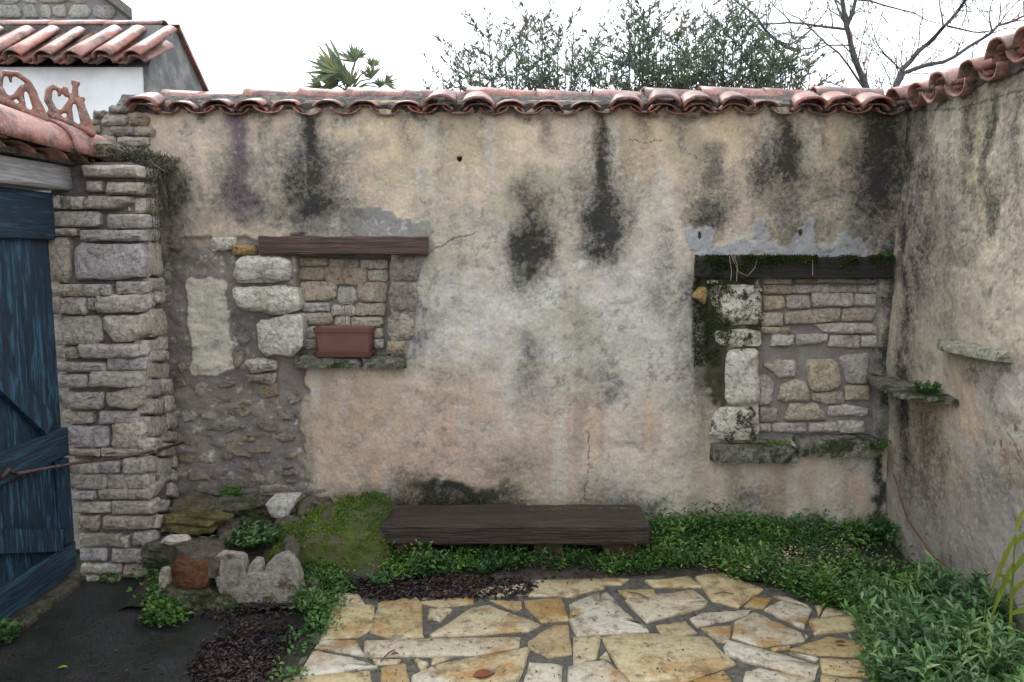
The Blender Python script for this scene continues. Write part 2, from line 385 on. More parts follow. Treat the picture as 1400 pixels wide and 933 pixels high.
def leaves(name, m, P, D, Nn, L, W, parent=None, fold=.25, extra=None):
    """many small folded leaves: P base, D direction, Nn up hint, length, width arrays"""
    P = np.asarray(P, float); D = np.asarray(D, float); Nn = np.asarray(Nn, float)
    D = D / np.linalg.norm(D, axis=1, keepdims=True)
    S = np.cross(D, Nn); S /= np.maximum(np.linalg.norm(S, axis=1, keepdims=True), 1e-6)
    U = np.cross(S, D); L = np.asarray(L)[:, None]; W = np.asarray(W)[:, None]
    v = np.stack([P, P + D * L * .5 + S * W * .5 + U * W * fold, P + D * L - U * W * fold * .6, P + D * L * .5 - S * W * .5 + U * W * fold], 1)
    n = len(P); v = v.reshape(-1, 3)
    o0 = np.array([(v[:, 0].min() + v[:, 0].max()) / 2, (v[:, 1].min() + v[:, 1].max()) / 2, v[:, 2].min()])
    me = bpy.data.meshes.new(name)
    me.vertices.add(4 * n); me.vertices.foreach_set('co', (v - o0).astype(np.float32).ravel())
    idx = (np.arange(n)[:, None] * 4 + np.array([0, 1, 2, 0, 2, 3])[None]).ravel()
    me.loops.add(6 * n); me.loops.foreach_set('vertex_index', idx.astype(np.int32))
    me.polygons.add(2 * n); me.polygons.foreach_set('loop_start', np.arange(0, 6 * n, 3, dtype=np.int32))
    me.update(calc_edges=True); me.validate(); me.materials.append(m)
    o = link(bpy.data.objects.new(name, me)); return place(o, tuple(o0), parent)
def sheet(name, X, Y, Z, col, m, parent, flip=False, alpha=0.):
    """grid mesh (nv x nu) with colour attribute"""
    nv_, nu_ = X.shape
    v = np.stack([X, Y, Z], -1).reshape(-1, 3); o0 = np.array([(v[:, 0].min() + v[:, 0].max()) / 2, (v[:, 1].min() + v[:, 1].max()) / 2, v[:, 2].min()])
    me = bpy.data.meshes.new(name); me.vertices.add(len(v)); me.vertices.foreach_set('co', (v - o0).astype(np.float32).ravel())
    i = np.arange(nv_ * nu_).reshape(nv_, nu_)
    q = np.stack([i[:-1, :-1], i[:-1, 1:], i[1:, 1:], i[1:, :-1]], -1).reshape(-1, 4)
    if flip: q = q[:, ::-1]
    me.loops.add(q.size); me.loops.foreach_set('vertex_index', q.ravel().astype(np.int32))
    me.polygons.add(len(q)); me.polygons.foreach_set('loop_start', np.arange(0, q.size, 4, dtype=np.int32))
    me.polygons.foreach_set('use_smooth', np.ones(len(q), bool))
    me.update(calc_edges=True)
    ca = me.color_attributes.new('Col', 'FLOAT_COLOR', 'POINT')
    c4 = np.ones((len(v), 4), np.float32); c4[:, :3] = col.reshape(-1, 3); c4[:, 3] = (np.zeros(X.shape) + alpha).ravel(); ca.data.foreach_set('color', c4.ravel())
    me.materials.append(m); o = link(bpy.data.objects.new(name, me)); return place(o, tuple(o0), parent)
GZ = -0.10      # courtyard soil and patio level
AZ = -0.135     # asphalt strip by the gate
XR = 2.19       # inner face of the right wall
PY = -0.50      # front face of the gate pillar
# ------------------------------------------------------------------ ground
mb = MB(); mb.add([(-300, -300, AZ - .06), (300, -300, AZ - .06), (300, 300, AZ - .06), (-300, 300, AZ - .06)], [(0, 1, 2, 3)])
tag(mb.build('ground', M['ground'], origin=(0, 0, AZ - .06)), kind='structure')
# soil bed with gentle relief, behind and beside the patio
xs = np.arange(-1.5, XR + .03, .03); ys = np.arange(-4.6, 0.06, .03)
X, Y = np.meshgrid(xs, ys)
edge = ss(-1.08, -.90, X)
Z = AZ - .03 + (GZ - AZ + .03) * edge + (fbm(X * 6, Y * 6, 3) - .5) * .03 + .08 * ss(-.35, 0, Y) * edge
inside = ss(-.72, -.60, Y - 0.0)
U, V = proj(X, Y, np.full_like(X, GZ))
Z = np.where((V > 792) & (U > 440) & (U < 1190), np.minimum(Z, GZ - .025), Z)
Z -= .03 * ss(.5, 0, np.abs(Y + 9))
o = sheet('soil_bed', X, Y, Z, np.ones(X.shape + (3,)) * .03, M['ground'], None); tag(o, kind='structure')
# asphalt strip
mb = MB(); g = 14
pl = [hz(*p, AZ) for p in [(100, 805), (216, 812), (262, 828), (330, 842), (440, 838), (440, 880), (405, 935)]]
pts = [(-2.27, PY - .005)] + [(p.x, p.y) for p in pl[1:]] + [(-1.0, -2.0), (-1.0, -4.6), (-2.27, -4.6)]
pts = [(-2.32, PY + .02), (-1.80, PY + .02)] + pts[2:-1] + [(-2.32, -4.6)]
k = len(pts)
mb.add([(x, y, AZ) for x, y in pts] + [(x, y, AZ - .05) for x, y in pts], [tuple(range(k))[::-1]] + [(i, (i + 1) % k, (i + 1) % k + k, i + k) for i in range(k)])
tag(mb.build('asphalt_path', M['asphalt']), kind='structure')
# ------------------------------------------------------------------ patio
mb = MB()
edge_px = [(458, 812), (530, 806), (640, 798), (735, 792), (850, 788), (950, 787), (1050, 798), (1130, 812), (1178, 838), (1195, 870), (1205, 933)]
ep = [hz(u, v, GZ) for u, v in edge_px]; lp = [hz(388, 945, GZ)]
pts = [(p.x, p.y) for p in ep] + [(1.35, -2.2), (1.4, -4.6), (-1.0, -4.6), (-1.0, -2.0)] + [(p.x, p.y) for p in lp]
k = len(pts)
mb.add([(x, y, GZ) for x, y in pts] + [(x, y, GZ - .08) for x, y in pts], [tuple(range(k))[::-1]] + [(i, i + k, (i + 1) % k + k, (i + 1) % k) for i in range(k)])
patio = tag(mb.build('patio', M['pmortar']), kind='structure')
A6 = [[(258, 225), (435, 237), (435, 330), (370, 372), (205, 383)], [(278, 182), (370, 187), (395, 232), (278, 220)],
 [(465, 225), (625, 207), (655, 240), (660, 372), (540, 388), (425, 350)], [(655, 208), (680, 155), (770, 160), (810, 183)],
 [(640, 218), (885, 192), (888, 225), (740, 242)], [(895, 180), (930, 155), (1128, 140), (1136, 182), (960, 193)],
 [(690, 252), (795, 252), (740, 308), (682, 290)], [(700, 374), (875, 255), (960, 237), (1185, 320), (1138, 347), (940, 362)],
 [(962, 207), (1108, 216), (1108, 245), (1085, 260)], [(1128, 216), (1288, 202), (1322, 298), (1200, 310), (1132, 240)],
 [(1150, 163), (1182, 122), (1470, 115), (1478, 155), (1370, 180), (1340, 192), (1150, 188)],
 [(412, 398), (1088, 382), (1083, 428), (880, 462), (412, 466)], [(192, 392), (352, 392), (392, 462), (172, 428)],
 [(170, 440), (340, 478), (448, 513), (90, 562)], [(425, 476), (558, 482), (545, 500), (452, 503)],
 [(702, 472), (800, 470), (702, 503)], [(1142, 400), (1250, 332), (1318, 327), (1336, 452), (1230, 466), (1150, 430)],
 [(728, 512), (1000, 458), (1145, 433), (1088, 575), (830, 640), (730, 540)], [(472, 520), (578, 503), (602, 600), (472, 640)],
 [(1150, 497), (1293, 512), (1288, 640), (1110, 640)], [(1332, 517), (1480, 492), (1600, 577), (1590, 660), (1322, 660)],
 [(42, 572), (405, 537), (428, 660), (-30, 660)], [(622, 478), (688, 502), (652, 542)], [(612, 560), (700, 520), (820, 590), (800, 660), (620, 660)]]
A7 = [[(5, 232), (130, 187), (168, 188), (248, 272), (328, 322), (345, 350), (32, 368), (5, 300)],
 [(148, 112), (268, 112), (230, 138), (152, 138)], [(218, 167), (378, 163), (385, 188), (262, 202)],
 [(255, 208), (560, 168), (622, 216), (605, 238), (352, 306)], [(342, 122), (538, 102), (595, 148), (382, 148)],
 [(572, 106), (700, 96), (872, 160), (758, 236), (645, 208)], [(788, 238), (832, 197), (918, 201), (878, 247)],
 [(390, 327), (520, 308), (575, 358), (432, 382)], [(548, 292), (600, 268), (818, 257), (795, 283), (580, 328)],
 [(597, 337), (732, 328), (718, 398), (672, 398)], [(742, 378), (754, 312), (842, 271), (1075, 376), (1055, 393), (870, 422)],
 [(884, 252), (962, 217), (1095, 252), (1058, 336)], [(1090, 302), (1300, 278), (1318, 343), (1112, 362)],
 [(924, 192), (990, 196), (1088, 238), (1000, 214)], [(1116, 232), (1152, 241), (1130, 283)], [(1165, 240), (1270, 262), (1250, 272), (1140, 286)],
 [(155, 387), (242, 368), (618, 387), (735, 503), (520, 572), (262, 574)], [(14, 382), (136, 378), (118, 472), (14, 502)],
 [(704, 430), (722, 398), (1118, 506), (1098, 567), (722, 465)], [(1005, 434), (1180, 378), (1342, 407), (1318, 467), (1112, 458)],
 [(914, 430), (1000, 421), (993, 438), (922, 443)], [(992, 450), (1128, 476), (1118, 488)], [(132, 470), (165, 443), (183, 488)],
 [(802, 542), (860, 527), (1098, 575), (1100, 650), (780, 650)], [(565, 580), (698, 542), (740, 600), (700, 650), (560, 650)],
 [(1140, 480), (1330, 490), (1360, 560), (1150, 545)], [(1145, 562), (1330, 580), (1330, 650), (1140, 650)]]
tz = lambda a, b, n: (a, b, GZ + n)
allpx = [zoomed(q, 380, 760, .3) for q in A6] + [zoomed(q, 780, 760, .3) for q in A7]
for i, q in enumerate(allpx):
    w3 = [hz(u, v, GZ) for u, v in q]; w3 = [(p.x, p.y) for p in w3][::-1]
    area = sum(w3[j - 1][0] * w3[j][1] - w3[j][0] * w3[j - 1][1] for j in range(len(w3)))
    if area < 0: w3 = w3[::-1]
    gx = sum(a for a, b in w3) / len(w3); gy = sum(b for a, b in w3) / len(w3); w3 = [(gx + (a - gx) * 1.055, gy + (b - gy) * 1.085) for a, b in w3]
    mb = MB(); stone(mb, w3, tz, .03, rnd.uniform(.010, .018), bev=.008, rough=.0016, n=20, jit=.012, cut=.045)
    mb.build('flagstone', M['flag'], patio)
yy = -2.03
while yy > -4.5:                                                   # the paving goes on towards the camera
    xx = -.98; hgt = rnd.uniform(.25, .4)
    while xx < 1.2:
        wd = rnd.uniform(.25, .55)
        c = [(xx, yy - hgt), (min(xx + wd, 1.33), yy - hgt), (min(xx + wd, 1.33), yy), (xx, yy)]
        c = [(a + rnd.uniform(-.03, .03), b + rnd.uniform(-.03, .03)) for a, b in c]
        mb = MB(); stone(mb, c, tz, .03, .013, bev=.008, rough=.0016, n=14, jit=.012, cut=.1); mb.build('flagstone', M['flag'], patio)
        xx += wd + .04
    yy -= hgt + .04
# ------------------------------------------------------------------ back wall: plaster sheet
wall = thing('courtyard_wall', 'long stained plaster wall with two blocked windows and a tiled top', 'wall', (0, .2, GZ))
st = .0065
xs = np.arange(-2.75, XR + .02, st); zs = np.arange(-.16, 2.44, st)
X, Z = np.meshgrid(xs, zs)
u, v = proj(X, 0 * X, Z)
wu = u + (fbm(X * 5, Z * 5, 21) - .5) * 46 + (fbm(X * 22, Z * 22, 22) - .5) * 16
wv = v + (fbm(X * 5, Z * 5, 31) - .5) * 46 + (fbm(X * 22, Z * 22, 32) - .5) * 16
sp1 = fbm(X * 30, Z * 30, 41, 4, .65); sp2 = fbm(X * 80, Z * 80, 42, 2, .7); sp3 = fbm(X * 12, Z * 12, 43, 5, .6)
lowf = fbm(X * 1.6, Z * 1.6, 51, 4); midf = fbm(X * 4.2, Z * 4.2, 52, 5)
C = lambda *c: np.array(c)[None, None, :]
def lay(col, m, c, a=1): m = (m * a)[..., None]; return col * (1 - m) + C(*c) * m
def bl(cu, cv, ru, rv, U=None, V=None): 
    U = wu if U is None else U; V = wv if V is None else V
    return np.exp(-(((U - cu) / ru) ** 2 + ((V - cv) / rv) ** 2))
def box_(u0, v0, u1, v1, s=5, U=None, V=None):
    U = wu if U is None else U; V = wv if V is None else V
    return ss(u0 - s, u0 + s, U) * (1 - ss(u1 - s, u1 + s, U)) * ss(v0 - s, v0 + s, V) * (1 - ss(v1 - s, v1 + s, V))
def strk(cu, v0, v1, w_, f0=12, f1=80):
    su = u + (wu - u) * .75; w_ = w_ * 1.25 * (.8 + .5 * ss(v0, v1, v))
    return np.exp(-np.abs((su - cu) / w_) ** 1.7) * ss(v0 - f0, v0 + f0, v) * (1 - ss(v1 - f1, v1, wv))
def speck(m, k=.9, a=.5): return np.clip(m * (1 + k) - (sp1 * a + sp2 * (1 - a)) * k * 1.15 * (1 - m * .55), 0, 1)
col = np.zeros(X.shape + (3,)) + C(.455, .375, .28)
col = lay(col, ss(.38, .62, lowf), (.50, .41, .31))
col = lay(col, ss(.48, .66, midf), (.41, .365, .30), .8)
col = lay(col, np.clip(bl(880, 190, 60, 70) + bl(1140, 200, 70, 60) + bl(1000, 170, 60, 40) + bl(600, 200, 130, 50), 0, 1), (.49, .37, .235), .7)
col = lay(col, np.clip(bl(740, 480, 210, 110) + bl(600, 420, 90, 90) + bl(880, 440, 70, 80), 0, 1), (.46, .445, .40), .8)  # pale grey plaster, with the soft central glow put into its colour
col = lay(col, np.clip(bl(700, 455, 120, 40) + bl(760, 400, 60, 30), 0, 1) * ss(.4, .65, sp3), (.58, .57, .53), .8)  # whiter patches, adding to the glow painted mid-wall
col = lay(col, np.clip(bl(470, 560, 75, 60) + bl(620, 560, 70, 70) + bl(560, 640, 90, 40) + bl(800, 575, 60, 40), 0, 1), (.45, .315, .235), .75)
col = lay(col, np.clip(bl(1060, 665, 70, 35) + bl(1150, 680, 60, 30) + bl(900, 620, 60, 80), 0, 1), (.47, .35, .26), .7)
col = lay(col, ss(640, 720, wv), (.27, .235, .165), .55)
col = lay(col, ss(.50, .62, fbm(X * 3.1, Z * 6.5, 61, 5)) * ss(640, 420, v) , (.30, .29, .19), .45)           # greenish film
col = lay(col, np.clip(bl(330, 260, 90, 80) + bl(640, 330, 90, 60) + bl(450, 200, 80, 50), 0, 1) * ss(.4, .6, sp3), (.25, .23, .19), .6)
# mud-mortared rubble zone on the left
rub = box_(208, 330, 413, 760, 5) * (1 - .0) 
rub = np.maximum(rub, box_(400, 470, 417, 560, 4))
col = lay(col, rub, (.185, .165, .15), .95)
col = lay(col, rub * ss(.45, .65, midf), (.145, .13, .122), .8)
col = lay(col, rub * ss(.56, .64, sp1) * ss(.45, .6, sp3), (.34, .315, .28), .7)
pp = box_(257, 385, 312, 515, 5, u + (wu - u) * .55, v + (wv - v) * .6) ; pp = ss(.35, .6, pp); col = lay(col, pp, (.47, .44, .36), .95)
pale2 = box_(225, 330, 330, 350, 6)
col = lay(col, pale2, (.34, .28, .22), .6)
# grey mortar round the left window
gm = np.clip(box_(478, 288, 560, 326, 5) + box_(540, 300, 597, 350, 6) + bl(560, 320, 42, 30) ** 2, 0, 1); col = lay(col, ss(.3, .5, gm), (.22, .215, .21), .9)
gj = box_(534, 350, 582, 486, 7); col = lay(col, gj, (.28, .27, .25), .85); col = lay(col, gj * ss(.5, .6, sp1), (.12, .115, .10), .7)
col = lay(col, box_(395, 286, 490, 324, 7), (.20, .185, .165), .7)
# blue-grey mortar over the right lintel
bm = np.clip(box_(950, 330, 1182, 352, 4) + 1.4 * (bl(955, 322, 24, 20) > .45) + 1.4 * (bl(1040, 318, 12, 12) > .4) + 1.4 * (bl(1097, 318, 20, 22) > .45) + (bl(1165, 335, 14, 14) > .4), 0, 1)
col = lay(col, bm, (.29, .305, .325), .9)
# dark stains
dk = np.zeros_like(X)
purple = np.zeros_like(X)
for a in [(424, 158, 330, 17, .95), (424, 250, 340, 34, .75), (821, 150, 360, 17, .95), (815, 200, 352, 36, .5), (1074, 158, 320, 17, 1.0), (1060, 190, 330, 34, .6),
          (1205, 145, 345, 34, .95), (970, 195, 320, 13, .6), (722, 450, 590, 15, .42), (330, 200, 320, 26, .45), (905, 300, 470, 15, .35), (1130, 230, 345, 40, .5), (555, 150, 240, 10, .35), (500, 152, 215, 8, .35), (600, 152, 230, 8, .3), (750, 150, 260, 9, .35), (880, 150, 250, 9, .4), (935, 150, 260, 9, .4), (1026, 150, 240, 8, .4), (1128, 150, 260, 9, .45), (365, 155, 260, 9, .4), (250, 155, 240, 9, .3), (660,150,260,20,.2)]:
    dk = np.maximum(dk, strk(*a[:4]) * a[4])
for a in [(425, 255, 58, 75, .85), (320, 240, 42, 65, .55), (820, 260, 46, 85, .62), (1065, 240, 50, 75, .75), (975, 280, 45, 45, .55), (1190, 260, 48, 100, .85), (1215, 380, 22, 120, .8), (1130, 300, 50, 40, .4), (724, 330, 42, 75, .4), (425, 285, 62, 32, .95), (725, 325, 31, 62, 1.15), (720, 270, 20, 34, .75), (828, 305, 32, 62, 1.1), (968, 290, 34, 32, .8), (1075, 300, 40, 36, .6), (1218, 210, 24, 120, 1.0),
          (320, 270, 42, 42, .55), (240, 270, 26, 60, .75), (232, 330, 18, 40, .6), (827, 525, 20, 30, .45), (940, 400, 22, 40, .55), (935, 470, 20, 90, .35), (610, 690, 100, 26, .9), (570, 655, 50, 12, .5), (860, 690, 60, 25, .5), (1030, 680, 35, 30, .55),
          (1205, 660, 12, 80, 1.1), (1212, 480, 14, 130, .95), (1204, 590, 22, 40, .9), (700, 640, 60, 30, .3), (420, 660, 12, 80, .3), (950, 560, 30, 70, .35), (330, 225, 40, 60, .3)]:
    dk = np.maximum(dk, bl(*a[:4]) * a[4])
dk = np.maximum(dk, .55 * (1 - ss(150, 172, wv)) * ss(.42, .6, sp3))                # patchy darker line under the tiles
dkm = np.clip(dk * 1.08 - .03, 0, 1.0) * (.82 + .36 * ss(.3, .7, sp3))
purple = np.clip(strk(322, 150, 320, 17) * .9 + bl(325, 290, 40, 30) * .3, 0, 1)
col = lay(col, speck(purple, .7), (.105, .065, .105), .85)
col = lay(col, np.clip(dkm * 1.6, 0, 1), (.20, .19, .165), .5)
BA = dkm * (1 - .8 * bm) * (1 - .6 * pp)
# moss running down beside the right window
ms = np.clip(strk(975, 375, 560, 24, 10, 60) * 1.2 + box_(950, 375, 1040, 480, 8) * 1.0 + bl(988, 540, 16, 40) + bl(722, 372, 12, 14) + bl(630, 672, 90, 14) * .9 + bl(1195, 595, 25, 28) * 1.2 + bl(925, 350, 12, 30) * .35, 0, 1.1)
msm = speck(ms, .9); col = lay(col, msm, (.022, .026, .009), .92); BA = np.maximum(BA, np.clip(ms - .25, 0, 1) * .75 * ss(.35, .6, sp3))
stk = fbm(X * 10, Z * 1.1, 153, 4); nr_ = 1 - np.clip(rub + bm + pp, 0, 1); col = lay(col, ss(.5, .68, stk) * ss(150, 260, v) * nr_, (.27, .255, .20), .45); col = lay(col, ss(.56, .7, fbm(X * 7, Z * .9, 154, 4)) * nr_, (.50, .48, .43), .45)
# fine lichen speckle, white spots
col = lay(col, ss(.60, .66, sp1) * ss(.45, .6, midf), (.16, .15, .125), .55)
col = lay(col, ss(.66, .70, sp1) * ss(.5, .6, sp3), (.55, .54, .5), .5)
col = lay(col, bl(800, 362, 12, 14) * ss(.4, .5, sp1), (.6, .6, .56), .9)
# hairline cracks
def crack(pts, wd=1.2, c=(.05, .04, .035)):
    global col
    uu = u + (sp3 - .5) * 14; vv = v + (sp1 - .5) * 8; d = np.full_like(X, 99.)
    for (a, b), (c_, d_) in zip(pts[:-1], pts[1:]):
        dx, dy = c_ - a, d_ - b; t = np.clip(((uu - a) * dx + (vv - b) * dy) / (dx * dx + dy * dy), 0, 1)
        d = np.minimum(d, np.hypot(uu - a - t * dx, vv - b - t * dy))
    col = lay(col, 1 - ss(wd * .5, wd * 1.3, d), c, .8)
crack([(803, 590), (804, 650), (797, 690)], .55); crack([(595, 340), (625, 325), (650, 318)], 1.1); crack([(862, 190), (880, 195), (905, 192)], .6)
crack([(930, 200), (960, 220), (1000, 222)], .5)
hole = np.hypot(u - 628, v - 217) < 3.2; col[hole] = (.012, .010, .01)
for cu, cv in ((956, 322), (1093, 318)): col = lay(col, (((u - cu) / 2.8) ** 2 + ((v - cv) / 5.5) ** 2 < 1).astype(float), (.03, .025, .02))
# uncovered masonry left of the plaster edge
col = lay(col, 1 - ss(170, 205, wu), (.19, .18, .155), .85)
# relief
D = (fbm(X * 2.2, Z * 2.2, 71, 4) - .5) * .035 + (sp3 - .5) * .012 + (sp1 - .5) * .005
D += rub * (.018 + (fbm(X * 9, Z * 16, 73, 4) - .5) * .03) - pp * .008 * 1
D -= bm * .008 + ss(.3, .5, gm) * .006
D += hole * .03
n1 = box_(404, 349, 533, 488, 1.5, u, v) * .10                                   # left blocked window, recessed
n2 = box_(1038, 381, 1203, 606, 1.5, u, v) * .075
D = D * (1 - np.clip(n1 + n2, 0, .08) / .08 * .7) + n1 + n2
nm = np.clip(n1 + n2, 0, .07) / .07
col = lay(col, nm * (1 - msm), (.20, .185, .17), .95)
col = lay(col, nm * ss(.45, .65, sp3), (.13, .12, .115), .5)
zcap = np.where(X < -2.2, 2.40 + (X + 2.2) * .42 + .03 * (fbm(X * 14, X * 0, 91, 2) - .5), 9.); D = np.where(Z > zcap, D + .1, D); Z = np.minimum(Z, zcap)
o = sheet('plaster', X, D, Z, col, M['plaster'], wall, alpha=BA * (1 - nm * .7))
mb = MB(); mb.box((-2.9, .12, GZ - .1), (-2.24, .42, 2.27)); mb.box((-2.24, .12, GZ - .1), (XR + .3, .42, 2.42)); mb.build('masonry_core', M['mortar'], wall)
# ------------------------------------------------------------------ stones in the wall
def onwall(q, Y=0.): return [(p.x, p.z) for p in [hy(a, b, Y) for a, b in q]]
def wallstone(q, m, parent, Y=0., thick=.05, h=.012, name='stone', **k):
    w2 = onwall(q, Y)
    area = sum(w2[j - 1][0] * w2[j][1] - w2[j][0] * w2[j - 1][1] for j in range(len(w2)))
    if area < 0: w2 = w2[::-1]
    mb = MB(); stone(mb, w2, lambda a, b, n: (a, Y - n, b), thick, h, **k)
    return mb.build(name, m, parent)
# left window (zoom origin 220,270 scale .3)
wl = MB(); p0 = hy(400, 488, .1); p1 = hy(536, 348, .1)
wl.box((p0.x, .098, p0.z), (p1.x, .115, p1.z)); nl = wl.build('blocked_window', M['mortarlight'], wall)
nl['label'] = 'left blocked window niche with a reddish lintel and narrow stone sill'
Lw = [[610, 275, 760, 312], [765, 280, 900, 316], [905, 285, 1035, 325], [625, 320, 745, 378], [750, 315, 940, 400], [945, 332, 1035, 380], [640, 385, 800, 470], [805, 408, 895, 488], [898, 385, 1030, 478],
      [648, 480, 775, 520], [778, 492, 885, 540], [888, 482, 1028, 540], [652, 525, 788, 580], [792, 542, 865, 590], [870, 545, 1015, 590], [655, 590, 715, 640], [960, 595, 1015, 640], [655, 645, 710, 690], [970, 645, 1018, 690]]
for q in Lw:
    wallstone(zoomed(q, 220, 270, .3), M['limeb'], nl, Y=.09, h=rnd.uniform(.012, .026), n=14, jit=.05, cut=.2, bev=.008)
for q, m, h in [([(350, 270), (540, 262), (598, 290), (602, 375), (450, 392), (335, 385)], 'pale', .06), ([(335, 410), (575, 402), (635, 420), (640, 510), (550, 537), (350, 505)], 'pale', .055),
             ([(440, 560), (560, 540), (645, 528), (650, 690), (600, 722), (450, 722)], 'pale', .05), ([(380, 745), (450, 730), (535, 745), (530, 785), (410, 800)], 'lime', .035), ([(390, 810), (530, 800), (520, 850), (400, 840)], 'chip', .02)]:
    wallstone(zoomed(q, 220, 270, .3), M[m], nl, Y=.0, h=h, name='jamb_stone', n=22, jit=.03, bev=.02, rough=.006, thick=.12)
for q, h in [([1045, 275, 1180, 380], .012), ([1040, 395, 1170, 515], .018), ([1035, 530, 1150, 650], .018), ([1030, 655, 1120, 715], .025)]:
    wallstone(zoomed(q, 220, 270, .3), M['chip'], nl, Y=.0, h=h, name='jamb_stone', n=18, jit=.05, bev=.02, thick=.1)
wallstone(zoomed([330, 215, 443, 265], 220, 270, .3), M['yellow'], nl, h=.045, name='brick', n=12, jit=.04, cut=.1)
wallstone(zoomed([(225, 185), (350, 180), (330, 235), (235, 245)], 220, 270, .3), M['pale'], nl, h=.02, name='stone', n=16, jit=.05)
def beam_px(name, u0, v0, u1, v1, yb, yf, m, parent, seg=10, jit=.004, slope=0, bev=.008):
    a = hy(u0, v1, yf); b = hy(u1, v0, yf); mb = MB(); plank(mb, (a.x, yf, a.z), (b.x, yb, b.z), seg, jit, 0, bev=bev)
    return mb.build(name, m, parent)
beam_px('lintel', 354, 323, 584, 349, .08, -.055, M['redwood'], nl)
# sill stones
def slab(name, poly, z0, z1, m, parent, r=rnd, rough=.005, n=20, label=None):
    """horizontal slab: poly in x,y; thickness z0..z1"""
    area = sum(poly[j - 1][0] * poly[j][1] - poly[j][0] * poly[j - 1][1] for j in range(len(poly)))
    if area < 0: poly = poly[::-1]
    mb = MB(); stone(mb, poly, lambda a, b, n_: (a, b + (.006 * math.sin(a * 60 + n_ * 90) + .005 * math.sin(a * 23)) * (b < -.03), z0 + n_), .0, z1 - z0, bev=.008, rough=rough, n=n + 8, jit=.04, cut=.05, r=r)
    o = mb.build(name, m, parent)
    return o
for u0, u1, m in ((401, 492, 'slabdark'), (496, 553, 'slabdark')):
    a = hy(u0, 504, -.06); b = hy(u1, 488, -.06); zt = hy(450, 489, -.06).z
    slab('sill', [(a.x, .09), (b.x, .09), (b.x, -.065 + rnd.uniform(-.01, .01)), (a.x, -.06)], zt - .065 + rnd.uniform(0, .008), zt, M[m], nl)
SILLZ = zt
# right window (zoom origin 920,270 / 920,450 scale .2357)
S = 330 / 1400
wl = MB(); p0 = hy(1036, 606, .1); p1 = hy(1206, 378, .1); wl.box((p0.x, .074, p0.z), (p1.x, .1, p1.z)); nr = wl.build('blocked_window', M['mortarlight'], wall)
nr['label'] = 'right blocked window niche under a black mossy lintel'
Ra = [[525, 470, 688, 500], [715, 466, 828, 497], [832, 462, 1065, 494], [1070, 468, 1195, 500], [515, 508, 688, 560], [692, 506, 903, 556], [908, 513, 1063, 551], [1070, 511, 1187, 552],
      [(513, 570), (640, 575), (648, 640), (520, 658)], [655, 568, 793, 643], [800, 555, 1043, 633], [1049, 560, 1192, 627], [505, 668, 634, 744], [(642, 665), (830, 648), (965, 642), (960, 720), (740, 735), (645, 742)], [(985, 645), (1180, 642), (1160, 715), (968, 718)],
      [(812, 735), (940, 728), (1192, 735), (1190, 790), (880, 788)], [500, 752, 680, 790], [(575, 792), (705, 795), (690, 855), (560, 865)], [(715, 795), (900, 790), (880, 840), (710, 858)], [(910, 800), (1083, 800), (1080, 878), (898, 862)], [1088, 802, 1190, 868]]
Rb = [[(520, 205), (600, 178), (708, 180), (710, 272), (600, 285), (570, 245)], [(755, 180), (945, 165), (983, 340), (805, 362)], [(962, 150), (1138, 138), (1122, 312), (1005, 316)], [(492, 270), (545, 268), (583, 310), (570, 430), (495, 440)],
      [(600, 418), (615, 330), (700, 292), (770, 300), (797, 412)], [(800, 375), (985, 362), (992, 430), (900, 435), (800, 412)], [995, 324, 1138, 410], [(500, 452), (595, 450), (612, 536), (505, 536)], [(670, 432), (830, 430), (885, 490), (880, 525), (642, 528)],
      [(900, 450), (1000, 436), (1130, 460), (1125, 503), (900, 500)], [497, 547, 568, 595], [575, 543, 770, 598], [785, 541, 950, 597], [955, 532, 1105, 600]]
for q in [zoomed(q, 920, 270, S) for q in Ra] + [zoomed(q, 920, 450, S) for q in Rb]:
    qc = (sum(a for a, b in q) / len(q), sum(b for a, b in q) / len(q)); q = [(qc[0] + (a - qc[0]) * 1.01, qc[1] + (b - qc[1]) * 1.02) for a, b in q]
    wallstone(q, M['limeb'], nr, Y=.066, h=rnd.uniform(.014, .03), n=16, jit=.035, cut=.14, bev=.008)
wallstone(zoomed([1005, 757, 1048, 790], 920, 270, S), M['pale'], nr, Y=.02, h=.012, n=10)
JA = [([(205, 515), (340, 505), (512, 512), (510, 700), (470, 740), (300, 745), (230, 640)], 'palemoss', .03), ([(240, 770), (420, 760), (505, 775), (510, 860), (330, 868), (250, 850)], 'palemoss', .02)]
JB = [([(305, 120), (490, 108), (497, 420), (400, 432), (300, 425)], 'pale', .045), ([(240, 455), (495, 448), (492, 650), (300, 650), (212, 610)], 'palemoss', .045)]
for q, m, h in [(zoomed(a, 920, 270, S), b, c) for a, b, c in JA] + [(zoomed(a, 920, 450, S), b, c) for a, b, c in JB]:
    wallstone(q, M[m], nr, h=h, name='jamb_stone', n=24, jit=.025, bev=.02, rough=.005, thick=.1)
wallstone(zoomed([(100, 575), (150, 515), (200, 520), (190, 625)], 920, 270, S), M['yellow'], nr, h=.03, name='brick', n=12)
wallstone(zoomed([195, 478, 258, 502], 920, 270, S), M['pale'], nr, h=.03, n=10)
beam_px('lintel', 951, 352, 1222, 381, .07, -.045, M['blackwood'], nr, jit=.005)
for u0, u1, vt in ((976, 1090, 610), (1094, 1207, 602)):
    zt = hy(u0, vt, -.07).z; a = hy(u0, vt, -.07); b = hy(u1, vt, -.07)
    slab('sill', [(a.x, .08), (b.x, .08), (b.x, -.085), ((a.x + b.x) / 2, -.08), (a.x, -.07)], zt - .10, zt, M['slabdark'], nr)
mb = MB()                                                       # pale roots hanging over the black lintel
